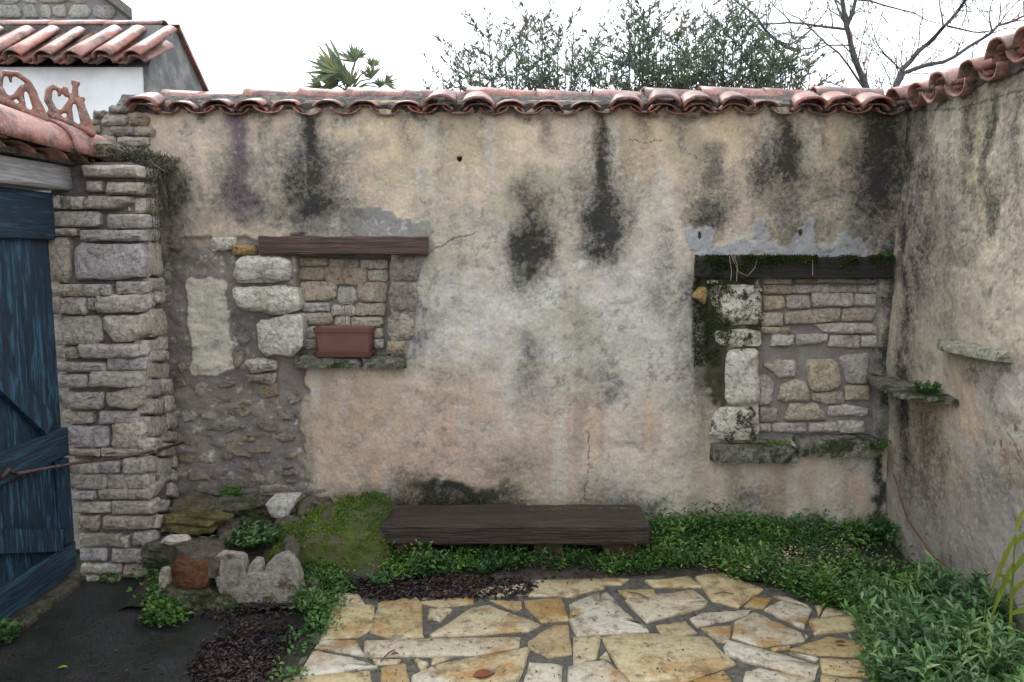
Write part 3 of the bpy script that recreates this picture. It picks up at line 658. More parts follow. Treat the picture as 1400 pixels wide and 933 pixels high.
for pts in ([(997, 350), (1000, 370), (999, 384)], [(1000, 350), (1010, 372), (1022, 378), (1032, 366), (1036, 352)], [(1003, 350), (1008, 362), (1007, 385)], [(1111, 352), (1111, 377)]):
    mb.tube([hy(a, b, -.055) for a, b in pts], .0022, 4)
mb.build('hanging_root', M['root'], nr)
# rubble half buried in the mud mortar, left
rr = random.Random(5)
chips = [(300, 578, 330, 590), (322, 548, 345, 556), (325, 556, 341, 568), (283, 579, 319, 592), (305, 602, 330, 610), (272, 622, 292, 631), (300, 621, 316, 628), (331, 634, 346, 642), (304, 642, 313, 650), (365, 646, 379, 660), (390, 622, 408, 628), (388, 636, 404, 641), (387, 644, 407, 649), (392, 655, 405, 659),
         (345, 613, 372, 618), (260, 648, 285, 660), (330, 596, 350, 606), (350, 575, 375, 588), (380, 560, 405, 575), (350, 525, 380, 540), (262, 525, 290, 540), (245, 560, 268, 575), (250, 600, 272, 612), (300, 655, 345, 666), (350, 665, 400, 676), (250, 668, 300, 680), (240, 498, 258, 508),
         (310, 560, 322, 568), (240, 440, 250, 446), (380, 595, 405, 606), (345, 497, 372, 510), (290, 540, 312, 550), (318, 616, 340, 624), (248, 622, 264, 634), (352, 630, 362, 640), (240, 520, 256, 530), (395, 540, 412, 552), (300, 520, 318, 530), (322, 450, 345, 470), (318, 480, 335, 500), (275, 562, 295, 572), (415, 668, 450, 680), (455, 670, 500, 684), (505, 672, 530, 686), (340, 650, 360, 658)]
for q in chips:
    a0, b0, a1, b1 = q; q = [(a0 + rr.uniform(-3, 5), b0 + rr.uniform(-2, 3)), ((a0 + a1) / 2, b0 + rr.uniform(-3, 2)), (a1 + rr.uniform(-5, 3), b0 + rr.uniform(-2, 4)), (a1 + rr.uniform(-3, 6), b1 + rr.uniform(-4, 2)), (a0 + rr.uniform(-3, 6), b1 + rr.uniform(-3, 3))]
    wallstone(q, M['chip'], wall, Y=.010, h=rr.uniform(.001, .009), n=9, jit=.16, cut=.35, bev=.006, rough=.003, r=rr)
# uncovered masonry over the pillar, beside the gate canopy
for q in [(128, 152, 145, 163), (150, 144, 175, 156), (140, 158, 176, 172), (150, 174, 190, 186), (128, 186, 160, 198), (163, 188, 205, 202), (178, 160, 205, 172), (130, 200, 170, 212), (172, 204, 208, 216), (105, 172, 138, 184), (100, 190, 126, 204), (185, 174, 212, 187), (112, 166, 136, 172)]:
    wallstone(boxpoly(q), M['chip'], wall, Y=.0, h=rr.uniform(.02, .035), n=12, jit=.08, cut=.25, r=rr)
# ------------------------------------------------------------------ tiles
def tile_mesh(name, r0, r1, L, th, n=10, seed=0, arc=math.pi):
    r = random.Random(seed); vs = []; fs = []; segs = 4
    wob = [r.uniform(-.003, .003) for _ in range(n + 1)]
    for j in range(segs + 1):
        t = j / segs; ra = r0 + (r1 - r0) * t; y = L * t
        for i in range(n + 1):
            a = (math.pi - arc) / 2 + arc * i / n; q = ra + wob[i] * (1 - t * .4) + r.uniform(-.001, .001)
            vs.append((math.cos(a) * q, y + (r.uniform(-.004, .004) if j == 0 else 0), math.sin(a) * q * .85))
            q -= th; vs.append((math.cos(a) * q, y, math.sin(a) * q * .85))
    w_ = (n + 1) * 2
    for j in range(segs):
        for i in range(n):
            a = j * w_ + i * 2
            fs.append((a, a + 2, a + 2 + w_, a + w_)); fs.append((a + 1, a + 1 + w_, a + 3 + w_, a + 3))
        for e in (0, n * 2):
            a = j * w_ + e; fs.append((a, a + w_, a + w_ + 1, a + 1) if e == 0 else (a, a + 1, a + w_ + 1, a + w_))
    for j in (0, segs):
        for i in range(n):
            a = j * w_ + i * 2; fs.append((a, a + 1, a + 3, a + 2) if j == 0 else (a, a + 2, a + 3, a + 1))
    me = bpy.data.meshes.new(name); me.from_pydata(vs, [], fs); me.materials.append(M['tile']); me.update()
    me.polygons.foreach_set('use_smooth', [True] * len(fs))
    return me
TV = [tile_mesh('roof_tile', .085, .070, .40, .014, seed=s) for s in range(5)]
RV = [tile_mesh('coping_tile', .088, .078, .40, .014, seed=20 + s) for s in range(4)]
def put(me, name, world, rot, parent, scale=1, label=None):
    o = link(bpy.data.objects.new(name, me)); o.rotation_euler = rot; o.scale = (scale,) * 3 if not hasattr(scale, '__len__') else scale
    place(o, world, parent)
    if label: o['label'] = label
    return o
rt = random.Random(9)
crest = [195, 246, 292, 341, 389, 446, 495, 554, 599, 653, 698, 749, 800, 856, 907, 955, 1006, 1048, 1107, 1150, 1197]
EZ = 2.385
for i, c in enumerate(crest):
    x = hy(c, 150, -.08).x
    big = c in (195, 856, 907, 955, 1006, 1107, 1150, 1197, 599, 653)
    yo = -.075 - (0.035 if big else rt.uniform(-.03, .005)); zf = .68 if big else .56
    put(rt.choice(TV), 'cover_tile', (x + rt.uniform(-.008, .008), yo, EZ + rt.uniform(-.004, .006)), (R((25 if big else 14) + rt.uniform(-3, 4)), rt.uniform(-.10, .10), R(rt.uniform(-7, 7))), wall, (1.12, .40, zf * 1.15) if big else (1.0, .8, zf))
    if rt.random() < .75:                                            # second cover just under it
        put(rt.choice(TV), 'cover_tile', (x + rt.uniform(-.01, .01), yo + .035, EZ - .018), (R(12), 0, R(rt.uniform(-4, 4))), wall, (1, 1, .6))
    nx = hy(crest[i + 1], 150, -.08).x if i + 1 < len(crest) else x + .2
    put(rt.choice(TV), 'pan_tile', ((x + nx) / 2, -.06 + rt.uniform(-.015, .02), EZ + .012 + rt.uniform(-.006, .004)), (R(-13 + rt.uniform(-2, 2)), R(180) + rt.uniform(-.06, .06), R(rt.uniform(-4, 4))), wall, (1.0, 1, .58))
cops = [219, 338, 412, 478, 557, 640, 735, 812, 882, 960, 1045, 1115, 1195]
for i in range(len(cops) - 1):
    a = hy(cops[i], 126, .1).x; b = hy(cops[i + 1], 126, .1).x; L = (b - a) + .05
    if i == 0: 
        put(RV[0], 'coping_tile', (a + .02, .13, 2.452), (R(-1), 0, R(-90)), wall, (1, .62, .95)); put(RV[1], 'coping_tile', (a + .22, .13, 2.44), (R(1.5), 0, R(-90)), wall, (1, .8, .95)); continue
    put(RV[i % 4], 'coping_tile', (a - .01, .13, 2.462 + rt.uniform(-.003, .006)), (R(rt.uniform(-3.2, -1.2)), rt.uniform(-.05, .05), R(-90 + rt.uniform(-2, 2))), wall, (1, L / .40, rt.uniform(.92, 1.02)))
mb = MB()
xs_ = np.arange(-2.2, XR + .1, .035); vsx = []
for x in xs_:                                                       # lumpy bed of mortar under the coping
    for (yy_, zz) in ((.01, 2.37), (-.012, 2.415), (.02, 2.452), (.05, 2.475), (.2, 2.48), (.3, 2.36)):
        vsx.append((x, yy_ + rt.uniform(-.008, .008), zz + rt.uniform(-.008, .008)))
fsx = [(i * 6 + k, (i + 1) * 6 + k, (i + 1) * 6 + k + 1, i * 6 + k + 1) for i in range(len(xs_) - 1) for k in range(5)]
mb.add(vsx, fsx); mb.build('tile_bed', M['tilemort'], wall)
# ------------------------------------------------------------------ right wall
rw = thing('side_wall', 'right-hand plaster wall with dark streaks and two stone shelves', 'wall', (XR + .15, -2, GZ))
ysf = np.concatenate([np.arange(.03, -2.3, -.007), np.arange(-2.3, -6, -.05)]); zs = np.arange(-.2, 2.47, .007)
Yg, Zg = np.meshgrid(ysf, zs); Yc = np.maximum(Yg, -2.9)
u, v = proj(XR + 0 * Yc, Yc, Zg); X, Z = Yg, Zg
wu = u + (fbm(X * 5, Z * 3, 121) - .5) * 40 + (fbm(X * 24, Z * 16, 122) - .5) * 14
wv = v + (fbm(X * 5, Z * 5, 131) - .5) * 46 + (fbm(X * 22, Z * 22, 132) - .5) * 16
sp1 = fbm(X * 30, Z * 30, 141, 4, .65); sp2 = fbm(X * 80, Z * 80, 142, 2, .7); sp3 = fbm(X * 12, Z * 9, 143, 5, .6); midf = fbm(X * 4.2, Z * 3, 152, 5)
stk = fbm(X * 9, Z * .9, 153, 4)
col = np.zeros(X.shape + (3,)) + C(.42, .365, .285)
col = lay(col, ss(.45, .62, midf), (.34, .30, .235), .8)
col = lay(col, ss(.5, .68, stk) * ss(640, 300, v), (.27, .26, .215), .6)
col = lay(col, np.clip(bl(1345, 240, 12, 110) + bl(1330, 200, 20, 90) * .6, 0, 1), (.34, .32, .18), .45)
col = lay(col, np.clip(bl(1330, 560, 40, 70) + bl(1290, 600, 40, 60) * .7 + bl(1370, 640, 20, 60), 0, 1), (.47, .36, .25), .8)
col = lay(col, ss(.5, .6, fbm(X * 3, Z * 3, 160, 4)) * box_(1290, 480, 1420, 760, 30), (.43, .41, .375), .6)
col = lay(col, ss(600, 720, wv), (.25, .235, .21), .6)
dk = np.zeros_like(X)
for a in [(1235, 130, 720, 9, .95), (1258, 140, 460, 18, .75), (1325, 120, 340, 12, .8), (1352, 90, 380, 12, .9), (1298, 110, 380, 12, .5), (1375, 70, 330, 10, .6), (1300, 300, 520, 16, .4), (1262, 560, 740, 20, .6), (1390, 100, 380, 14, .6), (1365, 480, 640, 12, .45)]:
    dk = np.maximum(dk, strk(*a[:4]) * a[4])
for a in [(1310, 350, 34, 50, .5), (1385, 300, 30, 70, .5), (1270, 620, 26, 60, .6), (1375, 500, 14, 30, .6), (1378, 580, 10, 22, .7), (1300, 400, 40, 90, .35), (1250, 470, 20, 90, .4), (1345, 660, 60, 60, .4), (1340, 500, 20, 20, .5), (1250, 500, 26, 20, .5), (1240, 230, 20, 120, .95), (1246, 400, 16, 120, .6), (1236, 640, 10, 90, .7)]:
    dk = np.maximum(dk, bl(*a[:4]) * a[4])
dk = np.maximum(dk, .07 * ss(.42, .6, sp3))
dkm = np.clip(dk - .04, 0, .95) * (.7 + .45 * ss(.3, .7, sp3))
col = lay(col, ss(.62, .68, sp1) * ss(.45, .6, midf), (.13, .125, .10), .7)
col = lay(col, ss(.66, .70, sp1) * ss(.5, .6, sp3), (.55, .55, .5), .5)
crack([(1240, 152), (1300, 150), (1340, 140), (1400, 120)], 1.0); crack([(1275, 150), (1290, 138), (1298, 136)], 2); crack([(1380, 590), (1400, 640)], 1.0)
D = (fbm(X * 2.2, Z * 2.2, 171, 4) - .5) * .05 + (sp3 - .5) * .016 + (sp1 - .5) * .006
D += .03 * ss(.05, .35, Z * 0 + np.abs(Z - 1.4) * .3)
sheet('plaster', XR + D - .012, Yg, Zg, col, M['plaster'], rw, flip=False, alpha=dkm)
mb = MB(); mb.box((XR + .06, -6.1, GZ - .1), (XR + .34, .45, 2.44)); mb.build('masonry_core', M['mortar'], rw)
# stone shelves
a = hx(1296, 470, XR); b = hx(1386, 484, XR)
zt = a.z; 
o = slab('stone_shelf', [(XR + .1, a.y + .02), (XR + .1, b.y - .02), (XR - .07, b.y + .0), (XR - .10, (a.y * .4 + b.y * .6)), (XR - .10, a.y * .8 + b.y * .2), (XR - .05, a.y + .01)], zt - .02, zt + .03, M['slablich'], rw, rough=.006, n=26)
o['label'] = 'upper shelf stone, pale and crusted with lichen'
a = hx(1212, 530, XR); b = hx(1308, 553, XR)
lowz = hx(1308, 553, XR).z
o = slab('stone_shelf', [(XR + .1, a.y + .1), (XR + .1, b.y), (XR - .01, b.y - .01), (XR - .21, b.y + .14), (XR - .21, b.y + .30), (XR - .12, a.y + .02), (XR - .02, a.y + .1)], lowz - .0, lowz + .035, M['slabdark'], rw, rough=.005, n=26)
o['label'] = 'lower shelf stone, dark grey with a ragged front edge'
LOWZ = lowz; LOWB = b.y
tsp = [(-.10, 1), (-.28, 1), (-.50, 1.15), (-.78, .95), (-.98, 1.05), (-1.17, 1.1), (-1.36, 1.05)] + [(-1.36 - .2 * k, 1.05) for k in range(1, 22)]
for i, (y, s) in enumerate(tsp):
    zo = 2.405 + rt.uniform(-.008, .012) + (.035 if y < -.9 else 0)
    put(rt.choice(TV), 'cover_tile', (XR - .075 - rt.uniform(0, .04), y, zo), (R(12), rt.uniform(-.08, .08), R(-90 + rt.uniform(-5, 5))), rw, s)
    put(rt.choice(TV), 'pan_tile', (XR - .05 - rt.uniform(0, .02), y - .1, zo + .015), (R(-12), R(180), R(-90 + rt.uniform(-4, 4))), rw, s * .98)
    if rt.random() < .6: put(rt.choice(TV), 'cover_tile', (XR - .05, y + .01, zo - .02), (R(12), 0, R(-90)), rw, s * .97)
mb = MB(); vsx = []
ysr = np.arange(.3, -6, -.04)
for y in ysr:
    for (xx, zz) in ((.0, 2.38), (-.015, 2.42), (.06, 2.46), (.1, 2.50), (.24, 2.50), (.34, 2.38)): vsx.append((XR + xx + rt.uniform(-.008, .008), y, zz + rt.uniform(-.008, .008)))
mb.add(vsx, [(i * 6 + k, (i + 1) * 6 + k, (i + 1) * 6 + k + 1, i * 6 + k + 1) for i in range(len(ysr) - 1) for k in range(5)]); mb.build('tile_bed', M['tilemort'], rw)
y = .1
while y > -5.9:
    put(rt.choice(RV), 'coping_tile', (XR + .17, y, 2.475), (R(-2), 0, R(180)), rw, (1, .85, .95)); y -= .3
# ------------------------------------------------------------------ gate pillar
pil = thing('gate_pillar', 'rough pillar of coursed grey limestone blocks beside the blue gate', 'pillar', (-2.1, -.25, AZ))
XC0, XC1 = -1.885, -1.975         # front corner and where the side meets the wall
core = [(-2.345, PY + .045), (XC0 - .035, PY + .045), (XC1 - .03, .05), (-2.345, .05)]
mb = MB()
mb.add([(x + (0 if i in (1, 2) else .05), y, AZ - .02) for i, (x, y) in enumerate(core)] + [(x, y, 2.05) for x, y in core], [(0, 3, 2, 1), (4, 5, 6, 7), (0, 1, 5, 4), (1, 2, 6, 5), (2, 3, 7, 6), (3, 0, 4, 7)])
mb.build('mortar_core', M['mortar'], pil)
P2 = [[465, 105, 770, 170], [480, 195, 565, 250], [592, 200, 770, 265], [245, 272, 340, 345], [344, 275, 390, 345], [394, 278, 466, 345], [(470, 300), (500, 274), (715, 276), (728, 310), (640, 345), (470, 345)], [258, 358, 550, 443], [590, 373, 800, 450], [258, 450, 425, 492], [445, 458, 800, 520], [255, 498, 385, 742],
      [(415, 560), (450, 532), (780, 535), (798, 600), (790, 715), (600, 730), (415, 725)], [265, 755, 555, 822], [558, 755, 618, 820], [640, 740, 800, 808], [278, 828, 485, 920], [487, 830, 528, 895], [530, 812, 800, 908]]
P3 = [[295, 50, 565, 205], [(570, 50), (800, 40), (808, 140), (740, 190), (640, 188), (580, 120)], [300, 218, 430, 280], [443, 200, 768, 278], [305, 300, 585, 352], [592, 275, 806, 345], [320, 365, 485, 440], [498, 347, 800, 437], [(325, 462), (580, 462), (570, 557), (360, 555)], [(585, 470), (800, 420), (805, 530), (740, 557), (600, 540)],
      [345, 570, 510, 635], [552, 565, 770, 637], [378, 648, 600, 768], [625, 622, 808, 768], [382, 772, 555, 812], [558, 768, 815, 812], [370, 840, 545, 910], [550, 840, 665, 905], [678, 822, 808, 905]]
P4 = [[287, 85, 440, 145], [442, 82, 612, 140], [300, 150, 398, 185], [405, 144, 620, 185], [302, 195, 455, 240], [460, 192, 635, 245], [325, 250, 410, 310], [425, 252, 622, 305], [328, 322, 495, 378], [500, 332, 530, 380], [545, 318, 620, 370], [330, 382, 440, 435], [460, 385, 620, 440], [337, 445, 500, 485], [508, 445, 610, 500], [337, 492, 410, 518], [420, 495, 500, 520]]
S2 = [[805, 385, 862, 450], [800, 455, 865, 515], [803, 530, 885, 712], [808, 720, 885, 790], [803, 800, 845, 880], [850, 780, 895, 860], [780, 200, 860, 260], [770, 285, 860, 370], [808, 890, 892, 935], [790, 120, 850, 180]]
S3 = [[815, 20, 905, 160], [800, 180, 868, 262], [870, 160, 912, 235], [812, 240, 905, 300], [810, 305, 918, 392], [810, 400, 870, 490], [872, 392, 935, 480], [812, 505, 888, 590], [890, 482, 948, 575], [815, 600, 905, 710], [908, 575, 955, 665], [880, 675, 958, 735], [820, 718, 875, 800], [878, 745, 945, 815], [865, 825, 932, 915], [820, 820, 862, 910], [936, 800, 975, 870]]
S4 = [[(625, 130), (685, 85), (690, 110), (630, 180)], [630, 190, 690, 240], [695, 115, 735, 180], [640, 250, 690, 310], [655, 60, 695, 110], [695, 60, 735, 110], [630, 320, 690, 380]]
rp = random.Random(77)
for lst, ox, oy, s in ((P2, 0, 200, .25), (P3, 0, 420, .25), (P4, 0, 620, 350 / 1043)):
    for q in lst:
        wallstone(zoomed(q, ox, oy, s), M['lime'], pil, Y=PY + .02, h=rp.uniform(.018, .045), thick=.06, n=18, jit=.03, cut=.13, bev=.009, rough=.005, r=rp)
d_ = Vector((XC1 - XC0, -PY, 0)); Ls = d_.length; d_.normalize(); nrm = Vector((d_.y, -d_.x, 0))
org = Vector((XC0, PY, 0))
def hside(uu, vv):
    r_ = ray(uu, vv); t = (org - CAM).dot(nrm) / r_.dot(nrm); return CAM + r_ * t
for lst, ox, oy, s in ((S2, 0, 200, .25), (S3, 0, 420, .25), (S4, 0, 620, 350 / 1043)):
    for q in lst:
        w2 = []
        for a_, b_ in zoomed(q, ox, oy, s):
            p = hside(a_, b_); t = (p - org).dot(d_); w2.append((min(max(t, .01), Ls), p.z))
        if max(a for a, b in w2) - min(a for a, b in w2) < .05: continue
        ar = sum(w2[j - 1][0] * w2[j][1] - w2[j][0] * w2[j - 1][1] for j in range(len(w2)))
        if ar < 0: w2 = w2[::-1]
        mb = MB(); stone(mb, w2, lambda a, b, n: tuple(org + d_ * a + nrm * (n - .01) + Vector((0, 0, b))), .05, rp.uniform(.016, .03), n=16, jit=.04, r=rp)
        mb.build('stone', M['lime'], pil)
# capping rubble and dirt on the pillar
for k in range(9):
    mb = MB(); lump(mb, (rp.uniform(-2.3, -1.95), rp.uniform(-.45, -.05), 2.07 + rp.uniform(0, .05)), rp.uniform(.06, .11), rp.uniform(.05, .1), rp.uniform(.03, .05), k + 50, .3, 10, 6); mb.build('cap_stone', M['rock'], pil)
# ------------------------------------------------------------------ gate wall, lintel, canopy
gw = thing('gate_wall', 'weathered gate surround: silvered timber lintel under a terracotta ridge canopy', 'gate surround', (-2.4, -1.4, AZ))
mb = MB(); plank(mb, (-2.50, -4.0, 1.905), (-2.235, PY + .04, 2.03), 14, .006, 1, bev=.012); mb.build('lintel_beam', M['greywood'], gw)
mb = MB(); mb.box((-2.55, -4.6, AZ - .1), (-2.28, -1.75, 1.90)); mb.build('masonry_pier', M['mortar'], gw)
mb = MB(); mb.box((-2.52, -4.6, 2.032), (-2.2, PY + .3, 2.06)); mb.build('canopy_bed', M['tilemort'], gw)
BIG = tile_mesh('ridge_tile', .17, .155, .62, .02, n=14, seed=3); 
yq = -.05
for k in range(7):
    put(BIG, 'ridge_tile', (-2.26, yq - .60, 2.095 + (.004 if k else 0) + .006 * k * 0), (R(-1.2), R(6), 0), gw, (1.0, 1, 1.05)); yq -= .56
for k in range(9):                                                # broken tile edges under the canopy
    put(rt.choice(TV), 'eave_tile', (-2.13 + rt.uniform(-.01, .02), -.32 - k * .22, 2.055), (R(rt.uniform(-3, 3)), R(14), R(90 + rt.uniform(-6, 6))), gw, (.9, .55, .28))
def crest_orn(px_, v_, y_, scale, seed, full):
    r = random.Random(seed); m_ = MB(); c_ = hy(px_, v_, y_); dx_, dy_ = .80, .60
    def T(pts, rad): m_.tube([(c_.x + py * dx_ * scale * .72 + r.uniform(-.003, .003), c_.y + py * dy_ * scale * .72, c_.z + (pz - py * .30) * scale) for py, pz in pts], [q * scale * .74 for q in rad] if hasattr(rad, '__len__') else rad * scale * .74, 8)
    T([(-.17, -.03), (.17, -.03)], .032)
    T([(-.12, 0), (-.155, .05), (-.145, .11), (-.11, .145), (-.075, .14)], [.030, .032, .028, .024, .020])
    T([(-.075, .14), (-.07, .10)], [.018, .012])
    T([(-.10, .0), (-.05, .03), (-.02, .07), (.0, .10)], [.026, .022, .020, .020])
    T([(-.0, .0), (-.005, .06), (.01, .12)], [.026, .020, .022])
    T([(.10, .0), (.075, .07), (.05, .13)], [.03, .026, .022])
    T([(.16, -.02), (.13, .04), (.10, .09), (.085, .13)], [.028, .026, .022, .018])
    if full:
        T([(.02, .11), (.045, .17), (.05, .235)], [.024, .026, .022]); T([(.02, .225), (.085, .235)], .020); T([(-.02, .12), (-.03, .165)], [.020, .026]); T([(-.045, .165), (-.01, .17)], .018); T([(.085, .12), (.10, .165)], [.018, .022])
    else:
        T([(-.10, .145), (-.02, .17), (.05, .15), (.10, .10)], [.022, .026, .024, .02])
    o_ = m_.build('crest_ornament', M['crest'], gw, smooth=True)
    rm = o_.modifiers.new('remesh', 'REMESH'); rm.mode = 'VOXEL'; rm.voxel_size = .006; rm.use_smooth_shade = True
    sm_ = o_.modifiers.new('smooth', 'SMOOTH'); sm_.iterations = 3; sm_.factor = .6
    return o_
o = crest_orn(97, 163, -.50, .84, 1, True); o['label'] = 'pierced terracotta crest with knobbed finial'
o = crest_orn(31, 144, -.78, .78, 2, False); o['label'] = 'eroded terracotta crest of broken scrolls'
# ------------------------------------------------------------------ blue gate
gate = thing('blue_gate', 'peeling dark blue plank gate with ledges and diagonal braces', 'gate', (-2.31, -1.1, AZ))
DX = -2.335; y = PY - .012; kk = 0
while y > -1.75:
    wd = rt.uniform(.10, .135); mb = MB(); z0 = -.085
    plank(mb, (DX - .028 + rt.uniform(-.003, .003), max(y - wd, -1.75), z0), (DX + rt.uniform(-.002, .004), y, 1.895), 6, .0015, 2, bev=.004)
    mb.build('plank', M['door'], gate); y -= wd + .006
for z0, z1 in ((1.66, 1.89), (.55, .70), (-.07, .09)):
    mb = MB(); plank(mb, (DX + .006, -1.75, z0), (DX + .036, PY - .02, z1), 6, .002, 1, bev=.006); mb.build('rail', M['doorx'], gate)
def brace(y0, z0, y1, z1, w_=.055):
    a = Vector((DX + .022, y0, z0)); b = Vector((DX + .022, y1, z1)); d = (b - a).normalized(); s_ = Vector((0, -d.z, d.y)) * w_
    m_ = MB(); vs = []
    for x in (-.014, .016):
        for p in (a - s_, a + s_, b + s_, b - s_): vs.append(p + Vector((x, 0, 0)))
    m_.add(vs, [(0, 1, 2, 3), (7, 6, 5, 4), (0, 4, 5, 1), (1, 5, 6, 2), (2, 6, 7, 3), (3, 7, 4, 0)]); m_.build('brace', M['door'], gate)
brace(-1.66, 1.60, -.66, .74); brace(-1.62, .50, -.62, .13)
brace(-.57, .10, -.57, .54, .04)
bar = MB()
pa = hx(22, 648, DX + .07); pts = [pa, hy(100, 634, -.56), hy(160, 627, -.565), hy(200, 619, -.57), hside(238, 606) + nrm * .05]
bar.tube(pts, .008, 7); bar.tube([pa, pa + Vector((-.01, -.04, .03)), pa + Vector((-.02, -.07, .0))], .010, 7)
tag(bar.build('stay_bar', M['iron'], smooth=True), 'long rusty iron bar reaching from the gate across the pillar', 'iron bar')
# kerb under the gate
mb = MB(); plank(mb, (-2.42, -4.5, AZ - .03), (-2.255, PY - .01, AZ + .035), 16, .006, 1, bev=.012); tag(mb.build('door_sill', M['rock']), kind='structure')
# ------------------------------------------------------------------ planter on the left sill
pt = thing('window_planter', 'rectangular terracotta planter on a saucer in the left window niche', 'planter', (0, 0, SILLZ))
c = hy(472, 470, -.0); a = hy(431, 448, -.0); b = hy(512, 448, -.0); cx = (a.x + b.x) / 2; hw = (b.x - a.x) / 2; zb = SILLZ + .012
ztp = hy(470, 447, -.0).z
def frust(m_, cx, cy, w0, d0, z0, w1, d1, z1, wall_=.006, open_=True):
    vs = []
    for w_, d, z in ((w0, d0, z0), (w1, d1, z1), (w1 - wall_, d1 - wall_, z1), (w0 - wall_, d0 - wall_, z0 + .01)):
        c_ = min(w_, d) * .18
        vs += [(cx - w_ + c_, cy - d, z), (cx + w_ - c_, cy - d, z), (cx + w_, cy - d + c_, z), (cx + w_, cy + d - c_, z), (cx + w_ - c_, cy + d, z), (cx - w_ + c_, cy + d, z), (cx - w_, cy + d - c_, z), (cx - w_, cy - d + c_, z)]
    fs = [tuple(range(8))[::-1], tuple(range(24, 32))]
    for j in range(3): fs += [(j * 8 + i, j * 8 + (i + 1) % 8, (j + 1) * 8 + (i + 1) % 8, (j + 1) * 8 + i) for i in range(8)]
    m_.add(vs, fs)
PYc = .0
m_ = MB(); frust(m_, cx, PYc, hw * .86, .058, zb + .01, hw * .94, .066, ztp - .022); m_.build('pot', M['pot'], pt)
m_ = MB(); frust(m_, cx, PYc, hw * .975, .072, ztp - .026, hw * 1.0, .076, ztp); m_.build('rim', M['pot'], pt)
m_ = MB(); frust(m_, cx, PYc, hw * .90, .066, zb - .01, hw * .99, .078, zb + .022); m_.build('saucer', M['pot'], pt)
m_ = MB(); m_.box((cx - hw * .88, -.055, ztp - .03), (cx + hw * .88, .055, ztp - .02)); m_.build('soil', M['soil'], pt)
m_ = MB(); m_.tube([(cx + .005, .0, ztp - .02), (cx + .003, .005, ztp + .06), (cx + .0, .0, ztp + .13)], [.0022, .0018, .001], 4)
m_.tube([(cx + .003, .0, ztp + .06), (cx + .03, .0, ztp + .12)], [.0014, .0008], 4); m_.tube([(cx + .002, .0, ztp + .09), (cx - .05, .0, ztp + .16)], [.0014, .0008], 4); m_.build('dead_twig', M['stem'], pt)
# ------------------------------------------------------------------ timber bench
bn = thing('timber_bench', 'low bench made of one thick dark weathered sleeper', 'bench', (0, -.28, GZ))
xa = hy(519, 720, -.42).x; xb = hy(887, 720, -.42).x
mb = MB(); plank(mb, (xa, -.45, .035), (xb, -.10, .15), 18, .004, 0, bev=.014); mb.build('beam', M['benchwood'], bn)
for x, w_ in ((xa + .18, .09), (hy(750, 760, -.4).x, .075), (xb - .15, .09)):
    mb = MB(); mb.box((x - w_, -.40, GZ - .02), (x + w_, -.14, .034), .008); mb.build('support_block', M['supp'], bn)
g7 = np.random.default_rng(91); n = 130; M['lichen'] = m_leaf('yellow_lichen', [(.20, .19, .05), (.13, .12, .05), (.30, .28, .10)], trans=0)
xx = xb - .04 - (xb - xa) * .42 * g7.random(n) ** 1.3; P_ = np.stack([xx, -.20 + .012 * g7.normal(size=n) + .03 * (fbm(xx * 9, xx * 0, 3, 2) - .5), np.full(n, .1555)], 1)
tag(leaves('bench_lichen', M['lichen'], P_, g7.normal(0, 1, (n, 3)) * [1, 1, .1], np.tile([0, 0, 1.], (n, 1)), g7.uniform(.004, .013, n), g7.uniform(.003, .007, n)), 'yellowish crumbs of lichen and seed along the right half of the bench top', 'lichen', kind='stuff')
# ------------------------------------------------------------------ trough and rocks in the left corner
tr = thing('stone_trough', 'old weathered stone trough with a notched front rim, full of weeds', 'trough', (-1.25, -.65, AZ))
YT = -.80
prof = [(293, 768), (296, 760), (302, 757), (315, 758), (328, 760), (333, 764), (335, 772), (336, 781), (339, 785), (341, 780), (342, 772), (346, 767), (351, 766), (355, 768), (358, 775), (359, 782), (361, 785), (364, 780), (366, 771), (372, 765), (382, 760), (392, 757), (400, 764), (407, 775), (412, 792), (412, 808), (408, 822), (392, 828), (372, 832), (340, 832), (312, 830), (303, 818), (297, 805), (293, 785)]
for _ in range(0): prof = [q for i in range(len(prof)) for q in ((prof[i - 1][0] * .25 + prof[i][0] * .75, prof[i - 1][1] * .25 + prof[i][1] * .75), (prof[i][0] * .75 + prof[(i + 1) % len(prof)][0] * .25, prof[i][1] * .75 + prof[(i + 1) % len(prof)][1] * .25))]
w2 = [(p.x, p.z) for p in [hy(a, b, YT) for a, b in prof]]
mb = MB(); k = len(w2); vs = []
for dy, ins_ in ((0, .012), (-.02, 0), (-.035, .0), (-.05, .010)):
    pass
cxz = (sum(a for a, b in w2) / k, sum(b for a, b in w2) / k)
for dy, s_ in ((.055, .97), (.045, 1.), (-.0, 1.), (-.012, .965)):
    for a, b in w2: vs.append((cxz[0] + (a - cxz[0]) * s_ + rt.uniform(-.003, .003), YT + dy + rt.uniform(-.003, .003), cxz[1] + (b - cxz[1]) * s_))
fs = [(j * k + i, j * k + (i + 1) % k, (j + 1) * k + (i + 1) % k, (j + 1) * k + i) for j in range(3) for i in range(k)]
fs += [tuple(range(k)), tuple(range(3 * k, 4 * k))[::-1]]
mb.add(vs, fs); o = mb.build('front_slab', M['trough'], tr)
zt = hy(340, 762, YT).z
def slabpx(name, q, z0, z1, m, parent, **k_):
    P_ = [hz(a, b, z1) for a, b in q]; return slab(name, [(p.x, p.y) for p in P_], z0, z1, M[m], parent, **k_)
slabpx('rim_stone', [(232, 742), (270, 728), (302, 730), (312, 755), (296, 762), (256, 765)], zt - .09, zt + .01, 'rock', tr, rough=.008)
slabpx('rim_stone', [(296, 722), (304, 706), (330, 706), (322, 722), (300, 740)], zt - .12, zt + .01, 'rock', tr, rough=.008)
